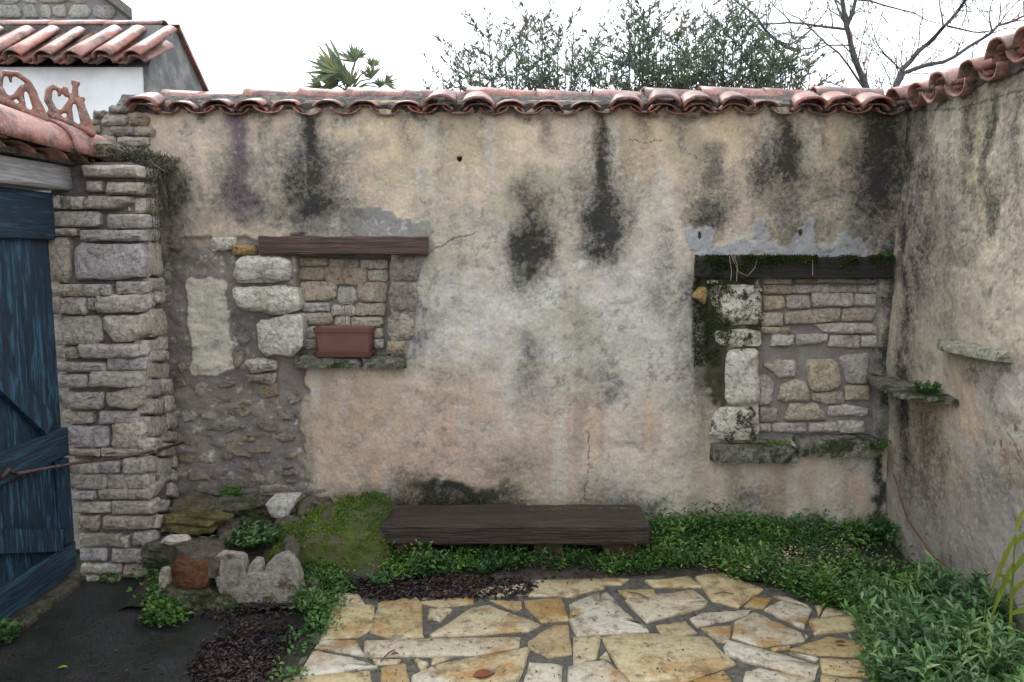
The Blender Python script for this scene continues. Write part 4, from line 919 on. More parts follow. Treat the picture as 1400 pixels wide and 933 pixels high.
slabpx('rim_stone', [(330, 705), (362, 702), (372, 712), (335, 716)], zt - .12, zt + .0, 'rock', tr, rough=.006)
slabpx('rim_stone', [(392, 756), (386, 735), (400, 722), (412, 740), (405, 765)], zt - .14, zt - .01, 'rock', tr, rough=.006)
mb = MB(); a = hz(300, 755, zt - .08); b = hz(395, 712, zt - .08); mb.box((a.x, a.y, AZ), (b.x, b.y, zt - .08)); mb.build('soil', M['soil'], tr)
def rock(name, label, cat, px, py_, y, rx, ry, rz, seed, m, rot=0, rough=.3, nu=18, nv=12, z=None):
    p = hy(px, py_, y); m_ = MB(); lump(m_, (p.x, p.y, p.z), rx, ry, rz, seed, rough, nu, nv, rot)
    return tag(m_.build(name, M[m]), label, cat)
rock('round_stone', 'round rusty orange-brown stone set beside the trough', 'stone', 264, 781, -.80, .098, .07, .085, 4, 'rust', rough=.15, nu=24, nv=16)
rock('rock', 'yellowish green knobbly rock behind the trough, near the pillar', 'rock', 268, 713, -.40, .16, .09, .055, 12, 'yrock', rough=.5)
rock('rock', 'dark brown rock at the foot of the wall nearest the pillar', 'rock', 268, 694, -.18, .13, .12, .06, 13, 'rock', rough=.4)
rock('rock', 'broad brown rock against the rubble wall behind the weeds', 'rock', 325, 694, -.15, .14, .12, .065, 14, 'rock', rough=.4)
rock('rock', 'flat grey rock peeping out between the pale stone and the mossy boulder', 'rock', 430, 695, -.12, .10, .1, .055, 16, 'rock', rough=.3)
rock('rock', 'earth-covered rock under the round rusty stone', 'rock', 255, 812, -.78, .15, .10, .07, 17, 'rock', rough=.3)
rock('rock', 'small grey upright stone among weeds left of the rusty stone', 'rock', 228, 797, -.78, .035, .04, .08, 19, 'lime', rough=.2)
rock('rock', 'pale thin flat stone lying at the left end of the trough', 'rock', 242, 738, -.58, .07, .05, .02, 20, 'pale', rough=.2)
for i, (px, py_, y, s, lab) in enumerate([(222, 755, -.55, .08, 'dark damp rock tight against the foot of the pillar'), (300, 830, -.80, .09, 'low damp rock under the left end of the trough'), (395, 725, -.3, .08, 'dark rock in the shade between trough and mossy boulder'), (420, 812, -.72, .10, 'soil-covered rock below the mossy boulder')]):
    rock('rock', lab, 'rock', px, py_, y, s * 1.2, s, s * .8, 30 + i, 'rock', rough=.35)
p = [hy(a, b, -.22) for a, b in ((362, 684), (405, 682), (402, 694), (392, 708), (372, 707))]
mb = MB(); w2 = [(q.x, q.z) for q in p][::-1]; stone(mb, w2, lambda a, b, n: (a, -.22 - n, b), .12, .02, n=18, jit=.02)
tag(mb.build('pale_stone', M['pale']), 'small pale tapered block at the foot of the wall behind the trough', 'stone')
# raised earth under the rocks
xs = np.arange(-2.0, -.55, .03); ys = np.arange(-.86, .04, .03); X, Y = np.meshgrid(xs, ys)
Z = AZ - .03 + (.17 * ss(-.80, -.35, Y) + .05) * ss(-.55, -.95, X) * ss(-1.98, -1.85, X) + (fbm(X * 8, Y * 8, 8) - .5) * .05
tag(sheet('earth_bank', X, Y, Z, np.ones(X.shape + (3,)) * .03, M['ground'], None), kind='structure')
# mossy boulder: sloping block covered in moss
def moss_boulder():
    from mathutils import noise
    q = [hy(518, 690, -.18), hy(400, 752, -.55)]
    outline = [(395, 752), (415, 738), (432, 712), (460, 692), (505, 688), (519, 700), (514, 728), (490, 745), (470, 765), (440, 785), (410, 782)]
    mbb = MB(); nu, nv = 40, 26; vs = []
    # top surface spanned from the wall side (high) to the front (low)
    for j in range(nv + 1):
        t = j / nv
        for i in range(nu + 1):
            s_ = i / nu
            x = -1.34 + .70 * s_ + (-.0 - .10 * (1 - s_)) * 0
            y = -.12 - .50 * t - .06 * (1 - s_)
            ztop = .235 - .08 * t ** 2.5 - .17 * ((1 - s_) ** 1.6) * 1.0 - .20 * max(0, t - .82) / .18
            edge_ = min(s_, 1 - s_, 1 - t) * 6
            ztop -= .22 * max(0, 1 - edge_) ** 2
            # front edge runs diagonally
            ztop -= .35 * max(0, (t - .45) - (1 - s_) * .75)
            nn_ = noise.noise(Vector((x * 9, y * 9, 1))) * .045 + noise.noise(Vector((x * 22, y * 22, 5))) * .018 + noise.noise(Vector((x * 80, y * 80, 5))) * .005
            vs.append((x, y, max(ztop + nn_, AZ - .05)))
    fs = [(j * (nu + 1) + i, (j + 1) * (nu + 1) + i, (j + 1) * (nu + 1) + i + 1, j * (nu + 1) + i + 1) for j in range(nv) for i in range(nu)]
    mbb.add(vs, fs); return mbb, vs
mbb, mv = moss_boulder(); bo = thing('mossy_boulder', 'sloping boulder thickly covered in bright yellow-green moss beside the bench', 'boulder', (-.95, -.4, AZ))
mbb.build('rock_body', M['moss'], bo, smooth=True)
va = np.array([q for q in mv if q[2] > AZ + .03]); nb = 15000; ii = rng.integers(0, len(va), nb); ii = ii[fbm(va[ii, 0] * 14, va[ii, 1] * 14 + va[ii, 2] * 9, 400, 4) > .40]; nb = len(ii)
Pm = va[ii] + rng.normal(0, .008, (nb, 3)) * np.array([1, 1, .2]); Dm = rng.normal(0, .6, (nb, 3)) + np.array([0, -.2, 1])
M['mossleaf'] = m_leaf('moss_frond', [(.04, .08, .012), (.11, .19, .025), (.09, .12, .018), (.17, .24, .035), (.08, .17, .03)], rough=.8, trans=.2)
M['mossdark'] = m_leaf('dark_moss_frond', [(.012, .018, .005), (.03, .045, .008), (.02, .03, .006), (.05, .075, .014)], rough=.8, trans=.1)
leaves('moss', M['mossleaf'], Pm, Dm, rng.normal(0, 1, (nb, 3)), rng.uniform(.008, .018, nb), rng.uniform(.004, .008, nb), bo)
# ------------------------------------------------------------------ vegetation
def cover(name, label, pxpoly_fn, n, zf, hmin, hmax, L, W, m, seed, z0=GZ, nl=7, kind='stuff', cat='weeds', spread=.035, stemlen=None):
    """low leafy ground cover: n plants, each a whorl of small leaves on a short stem; pxpoly_fn(x,y)-> density 0..1"""
    g_ = np.random.default_rng(seed); P_ = []
    xs_, ys_ = [], []
    while len(xs_) < n:
        x = g_.uniform(-2.0, XR - .02, n); y = g_.uniform(-2.3, -.02, n); d = pxpoly_fn(x, y); ok = g_.random(n) < d
        xs_ += list(x[ok]); ys_ += list(y[ok])
    x = np.array(xs_[:n]); y = np.array(ys_[:n])
    hgt = g_.uniform(hmin, hmax, n) * (.55 + .9 * fbm(x * 3, y * 3, seed, 3)); base = zf(x, y)
    lean = g_.normal(0, .35, (n, 2)) * hgt[:, None]
    x2 = np.repeat(x + lean[:, 0], nl); y2 = np.repeat(y + lean[:, 1], nl); t = np.tile(np.linspace(.25, 1, nl), n)
    zz = np.repeat(base, nl) + np.repeat(hgt, nl) * t
    a = g_.uniform(0, 6.28, n * nl); el = g_.uniform(-.2, .9, n * nl)
    D_ = np.stack([np.cos(a) * np.cos(el), np.sin(a) * np.cos(el), np.sin(el)], 1)
    P0 = np.stack([x2, y2, zz], 1) + D_ * g_.uniform(0, spread, n * nl)[:, None]
    sz = np.repeat(g_.uniform(.7, 1.3, n), nl)
    o = leaves(name, m, P0, D_, np.tile([0, 0, 1.], (n * nl, 1)) + g_.normal(0, .3, (n * nl, 3)), g_.uniform(*L, n * nl) * sz, g_.uniform(*W, n * nl) * sz)
    if kind == 'stuff': tag(o, label, cat, kind='stuff')
    else: tag(o, label, cat)
    return o
def gz(x, y): return GZ + .08 * ss(-.35, 0, y)
def dens_main(x, y):
    U_, V_ = proj(x, y, np.full_like(x, GZ))
    Vn = V_ + (fbm(x * 6, y * 6, 5) - .5) * 26; Un = U_ + (fbm(x * 6, y * 6, 6) - .5) * 30
    xb_ = np.array([400, 440, 470, 530, 640, 735, 850, 950, 1010, 1050, 1100, 1150, 1180, 1200, 1500]); yb_ = np.array([860, 830, 802, 790, 786, 784, 780, 786, 792, 802, 815, 835, 870, 950, 1000])
    lim = np.interp(Un, xb_, yb_)
    m = (Vn < lim) & (U_ > 425) & (y > -2.2)
    m &= ~((x > -1.36) & (x < -.70) & (y > -.62))
    m &= ~((U_ > 520) & (U_ < 885) & (y > -.42) & (V_ < 768)) 
    return m * np.clip(.05 + 3.2 * (fbm(x * 6, y * 6, 77, 4) - .36), .04, 1)
cover('ground_cover', 'low green clover-like weeds carpeting the soil between patio and wall', dens_main, 5200, gz, .015, .095, (.012, .034), (.008, .018), M['cover'], 3)
M['grass'] = m_leaf('grass_blade', [(.05, .12, .02), (.09, .18, .03), (.13, .20, .05), (.18, .20, .08)])
M['bright'] = m_leaf('light_green_leaf', [(.07, .16, .03), (.11, .22, .045), (.05, .12, .03), (.14, .23, .06)])
def dens_b(x, y): return dens_main(x, y) * (fbm(x * 3.4, y * 3.4, 301, 3) > .50)
cover('tall_weeds', 'taller bright green weeds in patches through the ground cover', dens_b, 1100, gz, .04, .16, (.016, .042), (.008, .018), M['bright'], 13, nl=8, spread=.05)
g6 = np.random.default_rng(66); n = 8000; x = g6.uniform(-1.1, XR - .04, n); y = g6.uniform(-1.6, -.02, n); k_ = g6.random(n) < dens_main(x, y) * (.15 + 1.2 * (fbm(x * 4, y * 4, 305, 3) > .52)); x = x[k_]; y = y[k_]; n = len(x)
tag(leaves('grass', M['grass'], np.stack([x, y, gz(x, y)], 1), g6.normal(0, .35, (n, 3)) + [0, 0, 1], g6.normal(0, 1, (n, 3)), g6.uniform(.05, .17, n), g6.uniform(.003, .006, n)), 'thin grass blades standing among the ground cover', 'grass', kind='stuff')
n = 900; u6 = 1090 + 55 * g6.normal(size=n); v6 = 762 + 13 * g6.normal(size=n); P_ = np.array([tuple(hz(a, b, GZ + .07)) for a, b in zip(u6, v6)]); P_[:, 2] = GZ + .045 + g6.uniform(0, .05, n)
P_ = P_[(P_[:, 0] < XR - .05) & (P_[:, 1] < -.05)]; n = len(P_)
M['drystraw'] = m_leaf('dry_straw', [(.30, .26, .16), (.42, .36, .24), (.22, .17, .10), (.36, .30, .22)], trans=0)
tag(leaves('dead_leaves', M['drystraw'], P_, g6.normal(0, 1, (n, 3)) * [1, 1, .25], g6.normal(0, .4, (n, 3)) + [0, 0, 1], g6.uniform(.012, .03, n), g6.uniform(.005, .012, n)), 'pale dry leaf fragments caught in the ground cover under the right window', 'dead leaves', kind='stuff')
n = 260; P_ = np.array([tuple(hz(a, b, AZ + .004)) for a, b in zip(g6.uniform(10, 430, n), g6.uniform(835, 935, n))]); P_ = P_[P_[:, 0] > -2.2]; n = len(P_); a = g6.uniform(0, 6.28, n)
tag(leaves('path_debris', M['litter'], P_, np.stack([np.cos(a), np.sin(a), np.full(n, .06)], 1), np.tile([0, 0, 1.], (n, 1)) + g6.normal(0, .2, (n, 3)), g6.uniform(.006, .028, n), g6.uniform(.003, .010, n)), 'small dark leaf crumbs scattered over the asphalt by the gate', 'debris', kind='stuff')
def dens_left(x, y):
    U_, V_ = proj(x, y, np.full_like(x, GZ)); Un = U_ + (fbm(x * 9, y * 9, 15) - .5) * 30
    a = (np.abs(Un - 225) < 22) & (V_ > 690) & (V_ < 850); b = (Un > 235) & (Un < 420) & (V_ > 800) & (V_ < 842) & (fbm(x * 7, y * 7, 9) > .52)
    edgeL = np.abs((U_ - 458) + (V_ - 815) * .56) < 16
    c_ = edgeL & (V_ > 812) & (V_ < 935) & (fbm(x * 5, y * 5, 19) > .42)
    d2 = (U_ > 410) & (U_ < 470) & (V_ > 780) & (V_ < 830)
    return (a * .7 + (b & (V_ < 822)) * .35 + c_ * .8 + d2 * .8)
cover('weeds', 'scattered small weeds round the trough and along the left edge of the patio', dens_left, 900, lambda x, y: np.full_like(x, AZ) + .10 * ss(-.95, -.3, y) * (x < -.9), .02, .09, (.016, .032), (.01, .018), M['cover'], 8)
# weeds growing inside the trough: taller, blue green
def plant(name, label, c_, n, h, spread, L, W, m, seed, group=None, cat='plant', nl=9, stem_r=.002, droop=.2):
    g_ = random.Random(seed); t_ = thing(name, label, cat, c_, group); sm = MB(); P_ = []; D_ = []; L_ = []; W_ = []
    for k in range(n):
        a = g_.uniform(0, 6.283); rad = spread * math.sqrt(g_.random()); hh = h * g_.uniform(.55, 1.1)
        b0 = Vector(c_) + Vector((math.cos(a) * rad * .35, math.sin(a) * rad * .35, -.01)); tp = Vector(c_) + Vector((math.cos(a) * rad, math.sin(a) * rad, hh * (1 - .25 * rad / spread)))
        mid = (b0 + tp) / 2 + Vector((g_.uniform(-.2, .2) * rad, g_.uniform(-.2, .2) * rad, hh * .12)); pts_ = [b0, mid, tp]
        sm.tube(pts_, [stem_r, stem_r * .8, stem_r * .4], 4, cap=False)
        for q in range(nl):
            t = .25 + .75 * (q + g_.random()) / nl; p_ = b0 * (1 - t) ** 2 + mid * 2 * t * (1 - t) + tp * t * t
            aa = q * 2.4 + g_.uniform(-.5, .5); el = g_.uniform(-droop, .7) + .4 * t
            d = Vector((math.cos(aa) * math.cos(el), math.sin(aa) * math.cos(el), math.sin(el)))
            P_.append(p_); D_.append(d); sz = g_.uniform(.7, 1.2) * (1.1 - .5 * abs(t - .6)); L_.append(g_.uniform(*L) * sz); W_.append(g_.uniform(*W) * sz)
    sm.build('stem', M['cover'], t_)
    leaves('foliage', m, P_, D_, np.tile([0, 0, 1.], (len(P_), 1)) + np.random.default_rng(seed).normal(0, .25, (len(P_), 3)), L_, W_, t_)
    return t_
pc = hz(345, 742, zt - .07)
plant('leafy_weed', 'clump of dark green leaves filling the stone trough', (pc.x, pc.y, zt - .08), 70, .10, .19, (.025, .045), (.014, .024), M['weed'], 4)
pc = hy(415, 718, -.3); plant('leafy_weed', 'small dark weed in the shade left of the mossy boulder', tuple(pc - Vector((0, 0, .04))), 22, .09, .08, (.02, .035), (.01, .018), M['weed'], 5)
sp_ = [(330, 675, -.06, .05, .04), ]
pc = hy(318, 676, -.05); plant('leafy_weed', 'tuft of small green leaves at the foot of the rubble wall above the trough', tuple(pc), 26, .05, .09, (.012, .022), (.008, .014), M['cover'], 6)
pc = hz(155, 795, AZ); plant('leafy_weed', 'tiny weed at the foot of the stone pillar', tuple(pc), 16, .05, .07, (.012, .022), (.008, .014), M['cover'], 7)
pc = hz(5, 880, AZ); plant('leafy_weed', 'pale green weed at the foot of the blue gate', tuple(pc), 26, .10, .08, (.03, .045), (.02, .03), M['weed'], 8)
wpos = [(738, 775, .15), (790, 772, .13), (482, 780, .10), (545, 772, .09), (615, 785, .07), (862, 765, .10), (900, 745, .09), (455, 800, .08), (668, 785, .07), (520, 800, .06)]
wlab = ['blue-green whorled weed before the middle support of the timber bench', 'upright blue-green weed just right of the middle support of the bench', 'whorled weed between the mossy boulder and the left end of the bench', 'whorled weed under the left end of the timber bench', 'small whorled weed below the left half of the bench', 'whorled weed under the right end of the timber bench', 'weed standing just past the right end of the bench', 'weed at the front foot of the mossy boulder', 'low whorled weed halfway along the bench front', 'small weed in front of the leaf litter below the mossy boulder']
for i, (a, b, h) in enumerate(wpos):
    pc = hz(a, b, GZ); plant('spurge_weed', wlab[i], tuple(pc), 13, h, .08, (.025, .042), (.009, .014), M['weed'], 40 + i, 'whorled weeds before the bench', nl=14)
pc = hy(1195, 618, -.05); plant('leafy_weed', 'dark weed growing on the right end of the right window sill', tuple(pc), 40, .10, .10, (.014, .024), (.008, .014), M['cover'], 61)
pc = hy(1212, 352, -.05); plant('leafy_weed', 'bright little weed on the right end of the black lintel', tuple(pc), 16, .025, .05, (.014, .024), (.01, .016), M['cover'], 62)
pc = Vector((XR - .05, LOWB + .16, LOWZ + .035)); plant('leafy_weed', 'strip of small green plants at the back of the lower stone shelf', tuple(pc), 40, .05, .10, (.012, .022), (.008, .014), M['cover'], 63)
pc = hy(1040, 352, -.06)
g_ = rng; n = 9000; xa_ = hy(952, 350, -.03).x; xx = xa_ + (hy(1222, 350, -.03).x - xa_) * g_.random(n) ** 1.5; dz = g_.exponential(.022, n) * (1 + 1.4 * (xx < hy(1020, 350, 0).x)); dz = np.minimum(dz, .115)
keep = fbm(xx * 12, dz * 20, 5, 3) - dz * 1.5 - .10 * ss(hy(1000, 350, 0).x, hy(1150, 350, 0).x, xx) > .36; xx = xx[keep]; dz = dz[keep]; n = len(xx)
Pm = np.stack([xx, np.where(g_.random(n) < .35, g_.uniform(-.045, 0, n), -.047 - g_.random(n) * .006), pc.z + .006 - dz], 1); Pm[:, 2] = np.where(Pm[:, 1] > -.045, pc.z + .004, Pm[:, 2])
o = leaves('moss_fringe', M['mossdark'], Pm, g_.normal(0, .7, (n, 3)) + [0, -.6, .1], g_.normal(0, 1, (n, 3)), g_.uniform(.008, .020, n), g_.uniform(.005, .010, n)); tag(o, 'moss and tiny plants spreading over the left end and top of the black lintel', 'moss', kind='stuff')
n = 1600; x = g_.uniform(hy(985, 608, -.05).x, hy(1205, 608, -.05).x, n)
Pm = np.stack([x, g_.uniform(-.04, .05, n), np.full(n, hy(1000, 608, -.03).z) + g_.uniform(-.005, .012, n)], 1); kk = fbm(x * 9, x * 0, 15, 2) > .45; Pm = Pm[kk]; n = len(Pm)
o = leaves('sill_moss', M['mossleaf'], Pm, g_.normal(0, .7, (n, 3)) + [0, -.2, .6], g_.normal(0, 1, (n, 3)), g_.uniform(.006, .014, n), g_.uniform(.004, .008, n)); tag(o, 'moss tufts at the back of the right window sill', 'moss', kind='stuff')
# moss on the wall over the bench
n = 2600; a = hy(540, 690, 0).x; b = hy(720, 690, 0).x; x = g_.uniform(a, b, n); hgt = g_.exponential(.035, n); kk = fbm(x * 7, hgt * 0, 25, 2) + g_.uniform(-.1, .1, n) > .45 + hgt * 2; x = x[kk]; hgt = hgt[kk]; n = len(x)
Pm = np.stack([x, np.full(n, -.012), .05 + hgt * 1.2 + .05], 1)
o = leaves('wall_moss', M['dry'], Pm, g_.normal(0, .7, (n, 3)) + [0, -.5, -.2], g_.normal(0, 1, (n, 3)), g_.uniform(.006, .016, n), g_.uniform(.004, .008, n)); tag(o, 'dark moss on the plaster just above the bench', 'moss', kind='stuff')
# dry creeping plant spilling from the pillar top
hp = thing('creeping_plant', 'dry dark creeping plant hanging from the top of the stone pillar', 'plant', (-1.95, -.2, 2.05))
gh = random.Random(3); sm = MB(); P_ = []; D_ = []; 
for k in range(110):
    b0 = Vector((gh.uniform(-2.12, -1.88), gh.uniform(-.42, -.0), 2.08)); drop = gh.uniform(.05, .42) * (1.2 if b0.x > -1.98 else .35)
    e = b0 + Vector((gh.uniform(-.02, .14), gh.uniform(-.08, .02), -drop)); m1 = (b0 + e) / 2 + Vector((gh.uniform(0, .07), gh.uniform(-.05, 0), .05))
    sm.tube([b0, m1, e], [.0018, .0014, .0008], 3, cap=False)
    for q in range(16):
        t = gh.random(); p_ = b0 * (1 - t) ** 2 + m1 * 2 * t * (1 - t) + e * t * t; P_.append(p_); D_.append((gh.gauss(0, 1), gh.gauss(0, 1), gh.gauss(-.2, .8)))
sm.build('stem', M['dry'], hp); n = len(P_); leaves('foliage', M['dry'], P_, D_, g_.normal(0, 1, (n, 3)), g_.uniform(.012, .028, n), g_.uniform(.004, .009, n), hp)
n = 2200; Pm = np.stack([g_.uniform(-2.2, -1.86, n), g_.uniform(-.5, .0, n), 2.075 + g_.uniform(0, .04, n)], 1)
o = leaves('pillar_moss', M['dry'], Pm, g_.normal(0, .6, (n, 3)) + [0, -.2, .7], g_.normal(0, 1, (n, 3)), g_.uniform(.01, .035, n), g_.uniform(.004, .009, n)); tag(o, 'moss and grass tufts capping the stone pillar', 'moss', kind='stuff')
# leafy shrubs, bottom right
def shrub_r(label, c_, n, h, spread, seed, lw=(.035, .072)):
    plant('leafy_shrub', label, c_, n, h, spread, lw, (.011, .019), M['weed'], seed, cat='shrub', nl=20, stem_r=.003, droop=.35)
c1 = hz(1290, 960, GZ); shrub_r('largest shrub of narrow blue-green leaves, at the front right edge of the patio', tuple(c1), 170, .36, .38, 71)
c1 = hz(1255, 870, GZ); shrub_r('narrow-leaved shrub midway along the right wall', tuple(c1), 70, .24, .26, 72, (.035, .065))
c1 = hz(1395, 900, GZ); shrub_r('narrow-leaved shrub pressed against the right wall by the bright green stalk', (1.98, -1.15, GZ), 80, .30, .24, 73, (.035, .07))
shrub_r('lower shrub of narrow leaves at the near right corner of the paving', (1.62, -2.05, GZ), 90, .36, .34, 74)
c1 = hz(1205, 735, GZ + .05); plant('leafy_shrub', 'dark low bush in the corner where the two walls meet', tuple(c1), 60, .12, .20, (.02, .035), (.012, .02), M['cover'], 75, cat='shrub', nl=12)
c1 = hz(1120, 730, GZ + .05); plant('leafy_shrub', 'low bright green plants under the right window', tuple(c1), 50, .09, .3, (.018, .03), (.012, .02), M['cover'], 76, cat='shrub', nl=10)
# arching bramble stem and stalk at the right wall
mb = MB(); cv = [(1222, 648, -.15), (1240, 710, -.3), (1275, 760, -.7), (1330, 800, -1.0), (1400, 842, -1.25), (1450, 870, -1.4)]
mb.tube([hy(a, b, y) for a, b, y in cv], [.003, .004, .005, .006, .006, .006], 6); 
mb.tube([hy(1378, 578, -1.05), hy(1392, 615, -1.1), hy(1405, 645, -1.15)], [.002, .004, .005], 5)
tag(mb.build('bramble_stem', M['stem'], smooth=True), 'thin reddish brown stem arching over the shrubs along the right wall', 'stem')
gs = thing('green_stalk', 'bright yellow-green strap-leaved plant at the right edge by the wall', 'plant', (2.0, -1.42, GZ))
mb = MB(); mb.tube([(2.06, -1.42, GZ), (2.045, -1.43, .2), (2.04, -1.43, .46)], [.008, .006, .003], 6); mb.build('stem', M['yleaf'], gs)
for z, a, el, L_, W_ in [(.30, .2, 1.0, .22, .03), (.42, .1, .9, .16, .028), (.20, .5, .7, .15, .026), (.34, 3.3, -1.1, .20, .024), (.46, 2.9, -1.2, .22, .022), (.25, 3.0, .9, .09, .02), (.12, .0, .5, .14, .026), (.48, .6, 1.1, .14, .022)]:
    d = Vector((math.cos(a) * math.cos(el), math.sin(a) * math.cos(el), math.sin(el))); b0 = Vector((2.043, -1.43, z)); mb = MB(); sd_ = Vector((.25, -.3, .0)).cross(d).normalized() if abs(el) > 2 else d.cross(Vector((0, 1, .15))).normalized(); V_ = []
    for i in range(7):
        t = i / 6; q = b0 + d * L_ * t + Vector((0, 0, -.35 * L_ * t * t)); w_ = W_ * .5 * math.sin(math.pi * min(1, .12 + t * .88)) ** .7; V_ += [q - sd_ * w_, q + Vector((0, .004, -.004)), q + sd_ * w_]
    mb.add(V_, [(i * 3 + k, i * 3 + 3 + k, i * 3 + 4 + k, i * 3 + 1 + k) for i in range(6) for k in (0, 1)]); mb.build('leaf', M['yleaf'], gs, smooth=True)
# leaf litter
def litter(label, us, vs_, n, seed, z, fn=None):
    g2 = np.random.default_rng(seed); u_ = g2.uniform(*us, n); v_ = g2.uniform(*vs_, n)
    cu, cv_ = (us[0] + us[1]) / 2, (vs_[0] + vs_[1]) / 2
    ok = ((u_ - cu) / ((us[1] - us[0]) / 2)) ** 2 + ((v_ - cv_) / ((vs_[1] - vs_[0]) / 2)) ** 2 < .5 + .9 * fbm(u_ * .03, v_ * .05, seed, 3)
    if fn is not None: ok &= fn(u_, v_)
    u_, v_ = u_[ok], v_[ok]; P_ = np.array([tuple(hz(a, b, z)) for a, b in zip(u_, v_)]); n = len(P_); P_[:, 2] += g2.uniform(0.002, .022, n)
    a = g2.uniform(0, 6.28, n); D_ = np.stack([np.cos(a), np.sin(a), g2.normal(0, .35, n)], 1)
    o = leaves('leaf_litter', M['litter'], P_, D_, np.tile([0, 0, 1.], (n, 1)) + g2.normal(0, .5, (n, 3)), g2.uniform(.014, .032, n), g2.uniform(.008, .017, n)); tag(o, label, 'leaf litter', kind='stuff')
litter('dark heap of rotting leaves on the asphalt left of the patio', (255, 445), (852, 990), 5000, 1, AZ + .004)
litter('strip of black leaf litter along the back edge of the patio', (455, 735), (790, 822), 3600, 2, GZ + .004)
litter('leaf debris along the foot of the trough', (215, 450), (815, 848), 900, 3, AZ + .006)
litter('sparse dead leaves among the weeds in front of the bench', (520, 900), (755, 800), 500, 4, GZ + .01)
# loose leaves and twigs lying on the paving
def flat_leaf(u_, v_, L_, W_, ang, m, label, z=GZ + .02, name='fallen_leaf'):
    p = hz(u_, v_, z); mb_ = MB(); nn_ = 6; up = []; lo = []
    for i in range(nn_ + 1):
        t = i / nn_; w_ = W_ * math.sin(math.pi * min(1, t * 1.02 + .02)) ** .8 * .5; x = (t - .5) * L_; zc = .006 * math.sin(t * 3.1)
        up.append((x, w_, zc + .004)); lo.append((x, -w_, zc + .003))
    vs_ = [(p.x + x * math.cos(ang) - y * math.sin(ang), p.y + x * math.sin(ang) + y * math.cos(ang), p.z + z_) for x, y, z_ in up + lo]
    mb_.add(vs_, [(nn_ + 1 + i, nn_ + 2 + i, i + 1, i) for i in range(nn_)]); tag(mb_.build(name, M[m]), label, 'leaf')
flat_leaf(661, 923, .085, .06, .2, 'brownleaf', 'large dark red-brown leaf on the paving near the bottom edge')
flat_leaf(540, 896, .035, .02, .3, 'brownleaf', 'small rust-brown leaf on the long pale flagstone')
flat_leaf(1149, 880, .05, .026, 0, 'brownleaf', 'oval red-brown leaf on the flagstone near the right shrubs')
flat_leaf(785, 841, .03, .014, .9, 'yleaf', 'yellow-green leaf standing out on the middle of the paving')
flat_leaf(86, 914, .04, .018, .3, 'yleaf', 'yellowish leaf on the dark asphalt at bottom left', AZ + .004)
for i, (u0, v0, u1, v1, lab) in enumerate([(858, 809, 888, 819, 'dark curved twig on the paving below the bench'), (977, 812, 1003, 812, 'short straight dark twig on the back flagstone'), (591, 849, 604, 857, 'little black twig in the joint right of the square pale flagstone'), (520, 905, 540, 888, 'thin bent twig near the left end of the long flagstone'), (1096, 862, 1102, 877, 'pale twig stuck in a joint on the right of the patio')]):
    a = hz(u0, v0, GZ + .02); b = hz(u1, v1, GZ + .02); mb = MB(); mb.tube([a, (a + b) / 2 + Vector((0, .012, .004)), b], [.002, .0035, .002], 5); tag(mb.build('twig', M['bark']), lab, 'twig')
g8 = np.random.default_rng(77); pj = []
for q in allpx[::2]:                                              # tiny weeds rooted in the paving joints
    a, b = q[0]
    if 480 < a < 1170 and 800 < b < 930: pj.append(hz(a, b, GZ))
P_ = np.repeat(np.array([tuple(q) for q in pj]), 9, 0); n = len(P_); P_ = P_ + g8.normal(0, .012, (n, 3)) * [1, 1, 0]
tag(leaves('joint_weeds', M['cover'], P_, g8.normal(0, 1, (n, 3)) * [1, 1, .3] + [0, 0, .5], np.tile([0, 0, 1.], (n, 1)) + g8.normal(0, .3, (n, 3)), g8.uniform(.006, .016, n), g8.uniform(.004, .009, n)), 'tiny weeds rooted in the joints of the paving', 'weeds', kind='stuff')
g5 = np.random.default_rng(55); n = 420; P_ = np.array([tuple(hz(a, b, GZ + .018)) for a, b in zip(g5.uniform(470, 1170, n), 800 + 150 * g5.random(n) ** .8)]); a = g5.uniform(0, 6.28, n)
tag(leaves('debris', M['litter'], P_, np.stack([np.cos(a), np.sin(a), np.full(n, .05)], 1), np.tile([0, 0, 1.], (n, 1)) + g5.normal(0, .2, (n, 3)), g5.uniform(.006, .03, n), g5.uniform(.002, .007, n)), 'dark crumbs of leaf and twig scattered over the paving', 'debris', kind='stuff')
n = 5000; uu_ = 948 + 92 * g5.random(n) ** 1.25; vv_ = g5.uniform(384, 500, n); kk = (fbm(uu_ / 16, vv_ / 16, 66, 4) + .14 * (uu_ < 985) + .05 * (vv_ < 400) - .001 * np.maximum(0, vv_ - 430) - .05 * (uu_ > 985) > .56) & ~((uu_ > 985) & (vv_ > 478)); uu_, vv_ = uu_[kk], vv_[kk]; n = len(uu_)
P_ = np.array([tuple(hy(a, b, 0)) for a, b in zip(uu_, vv_)]); P_[:, 1] = np.where((uu_ > 968) & (vv_ < 478), -.032, -.008)
tag(leaves('jamb_moss', M['mossdark'], P_, g5.normal(0, .7, (n, 3)) + [0, -.6, -.1], g5.normal(0, 1, (n, 3)), g5.uniform(.008, .018, n), g5.uniform(.005, .010, n)), 'dark moss hanging down the plaster and stones left of the right window', 'moss', kind='stuff')
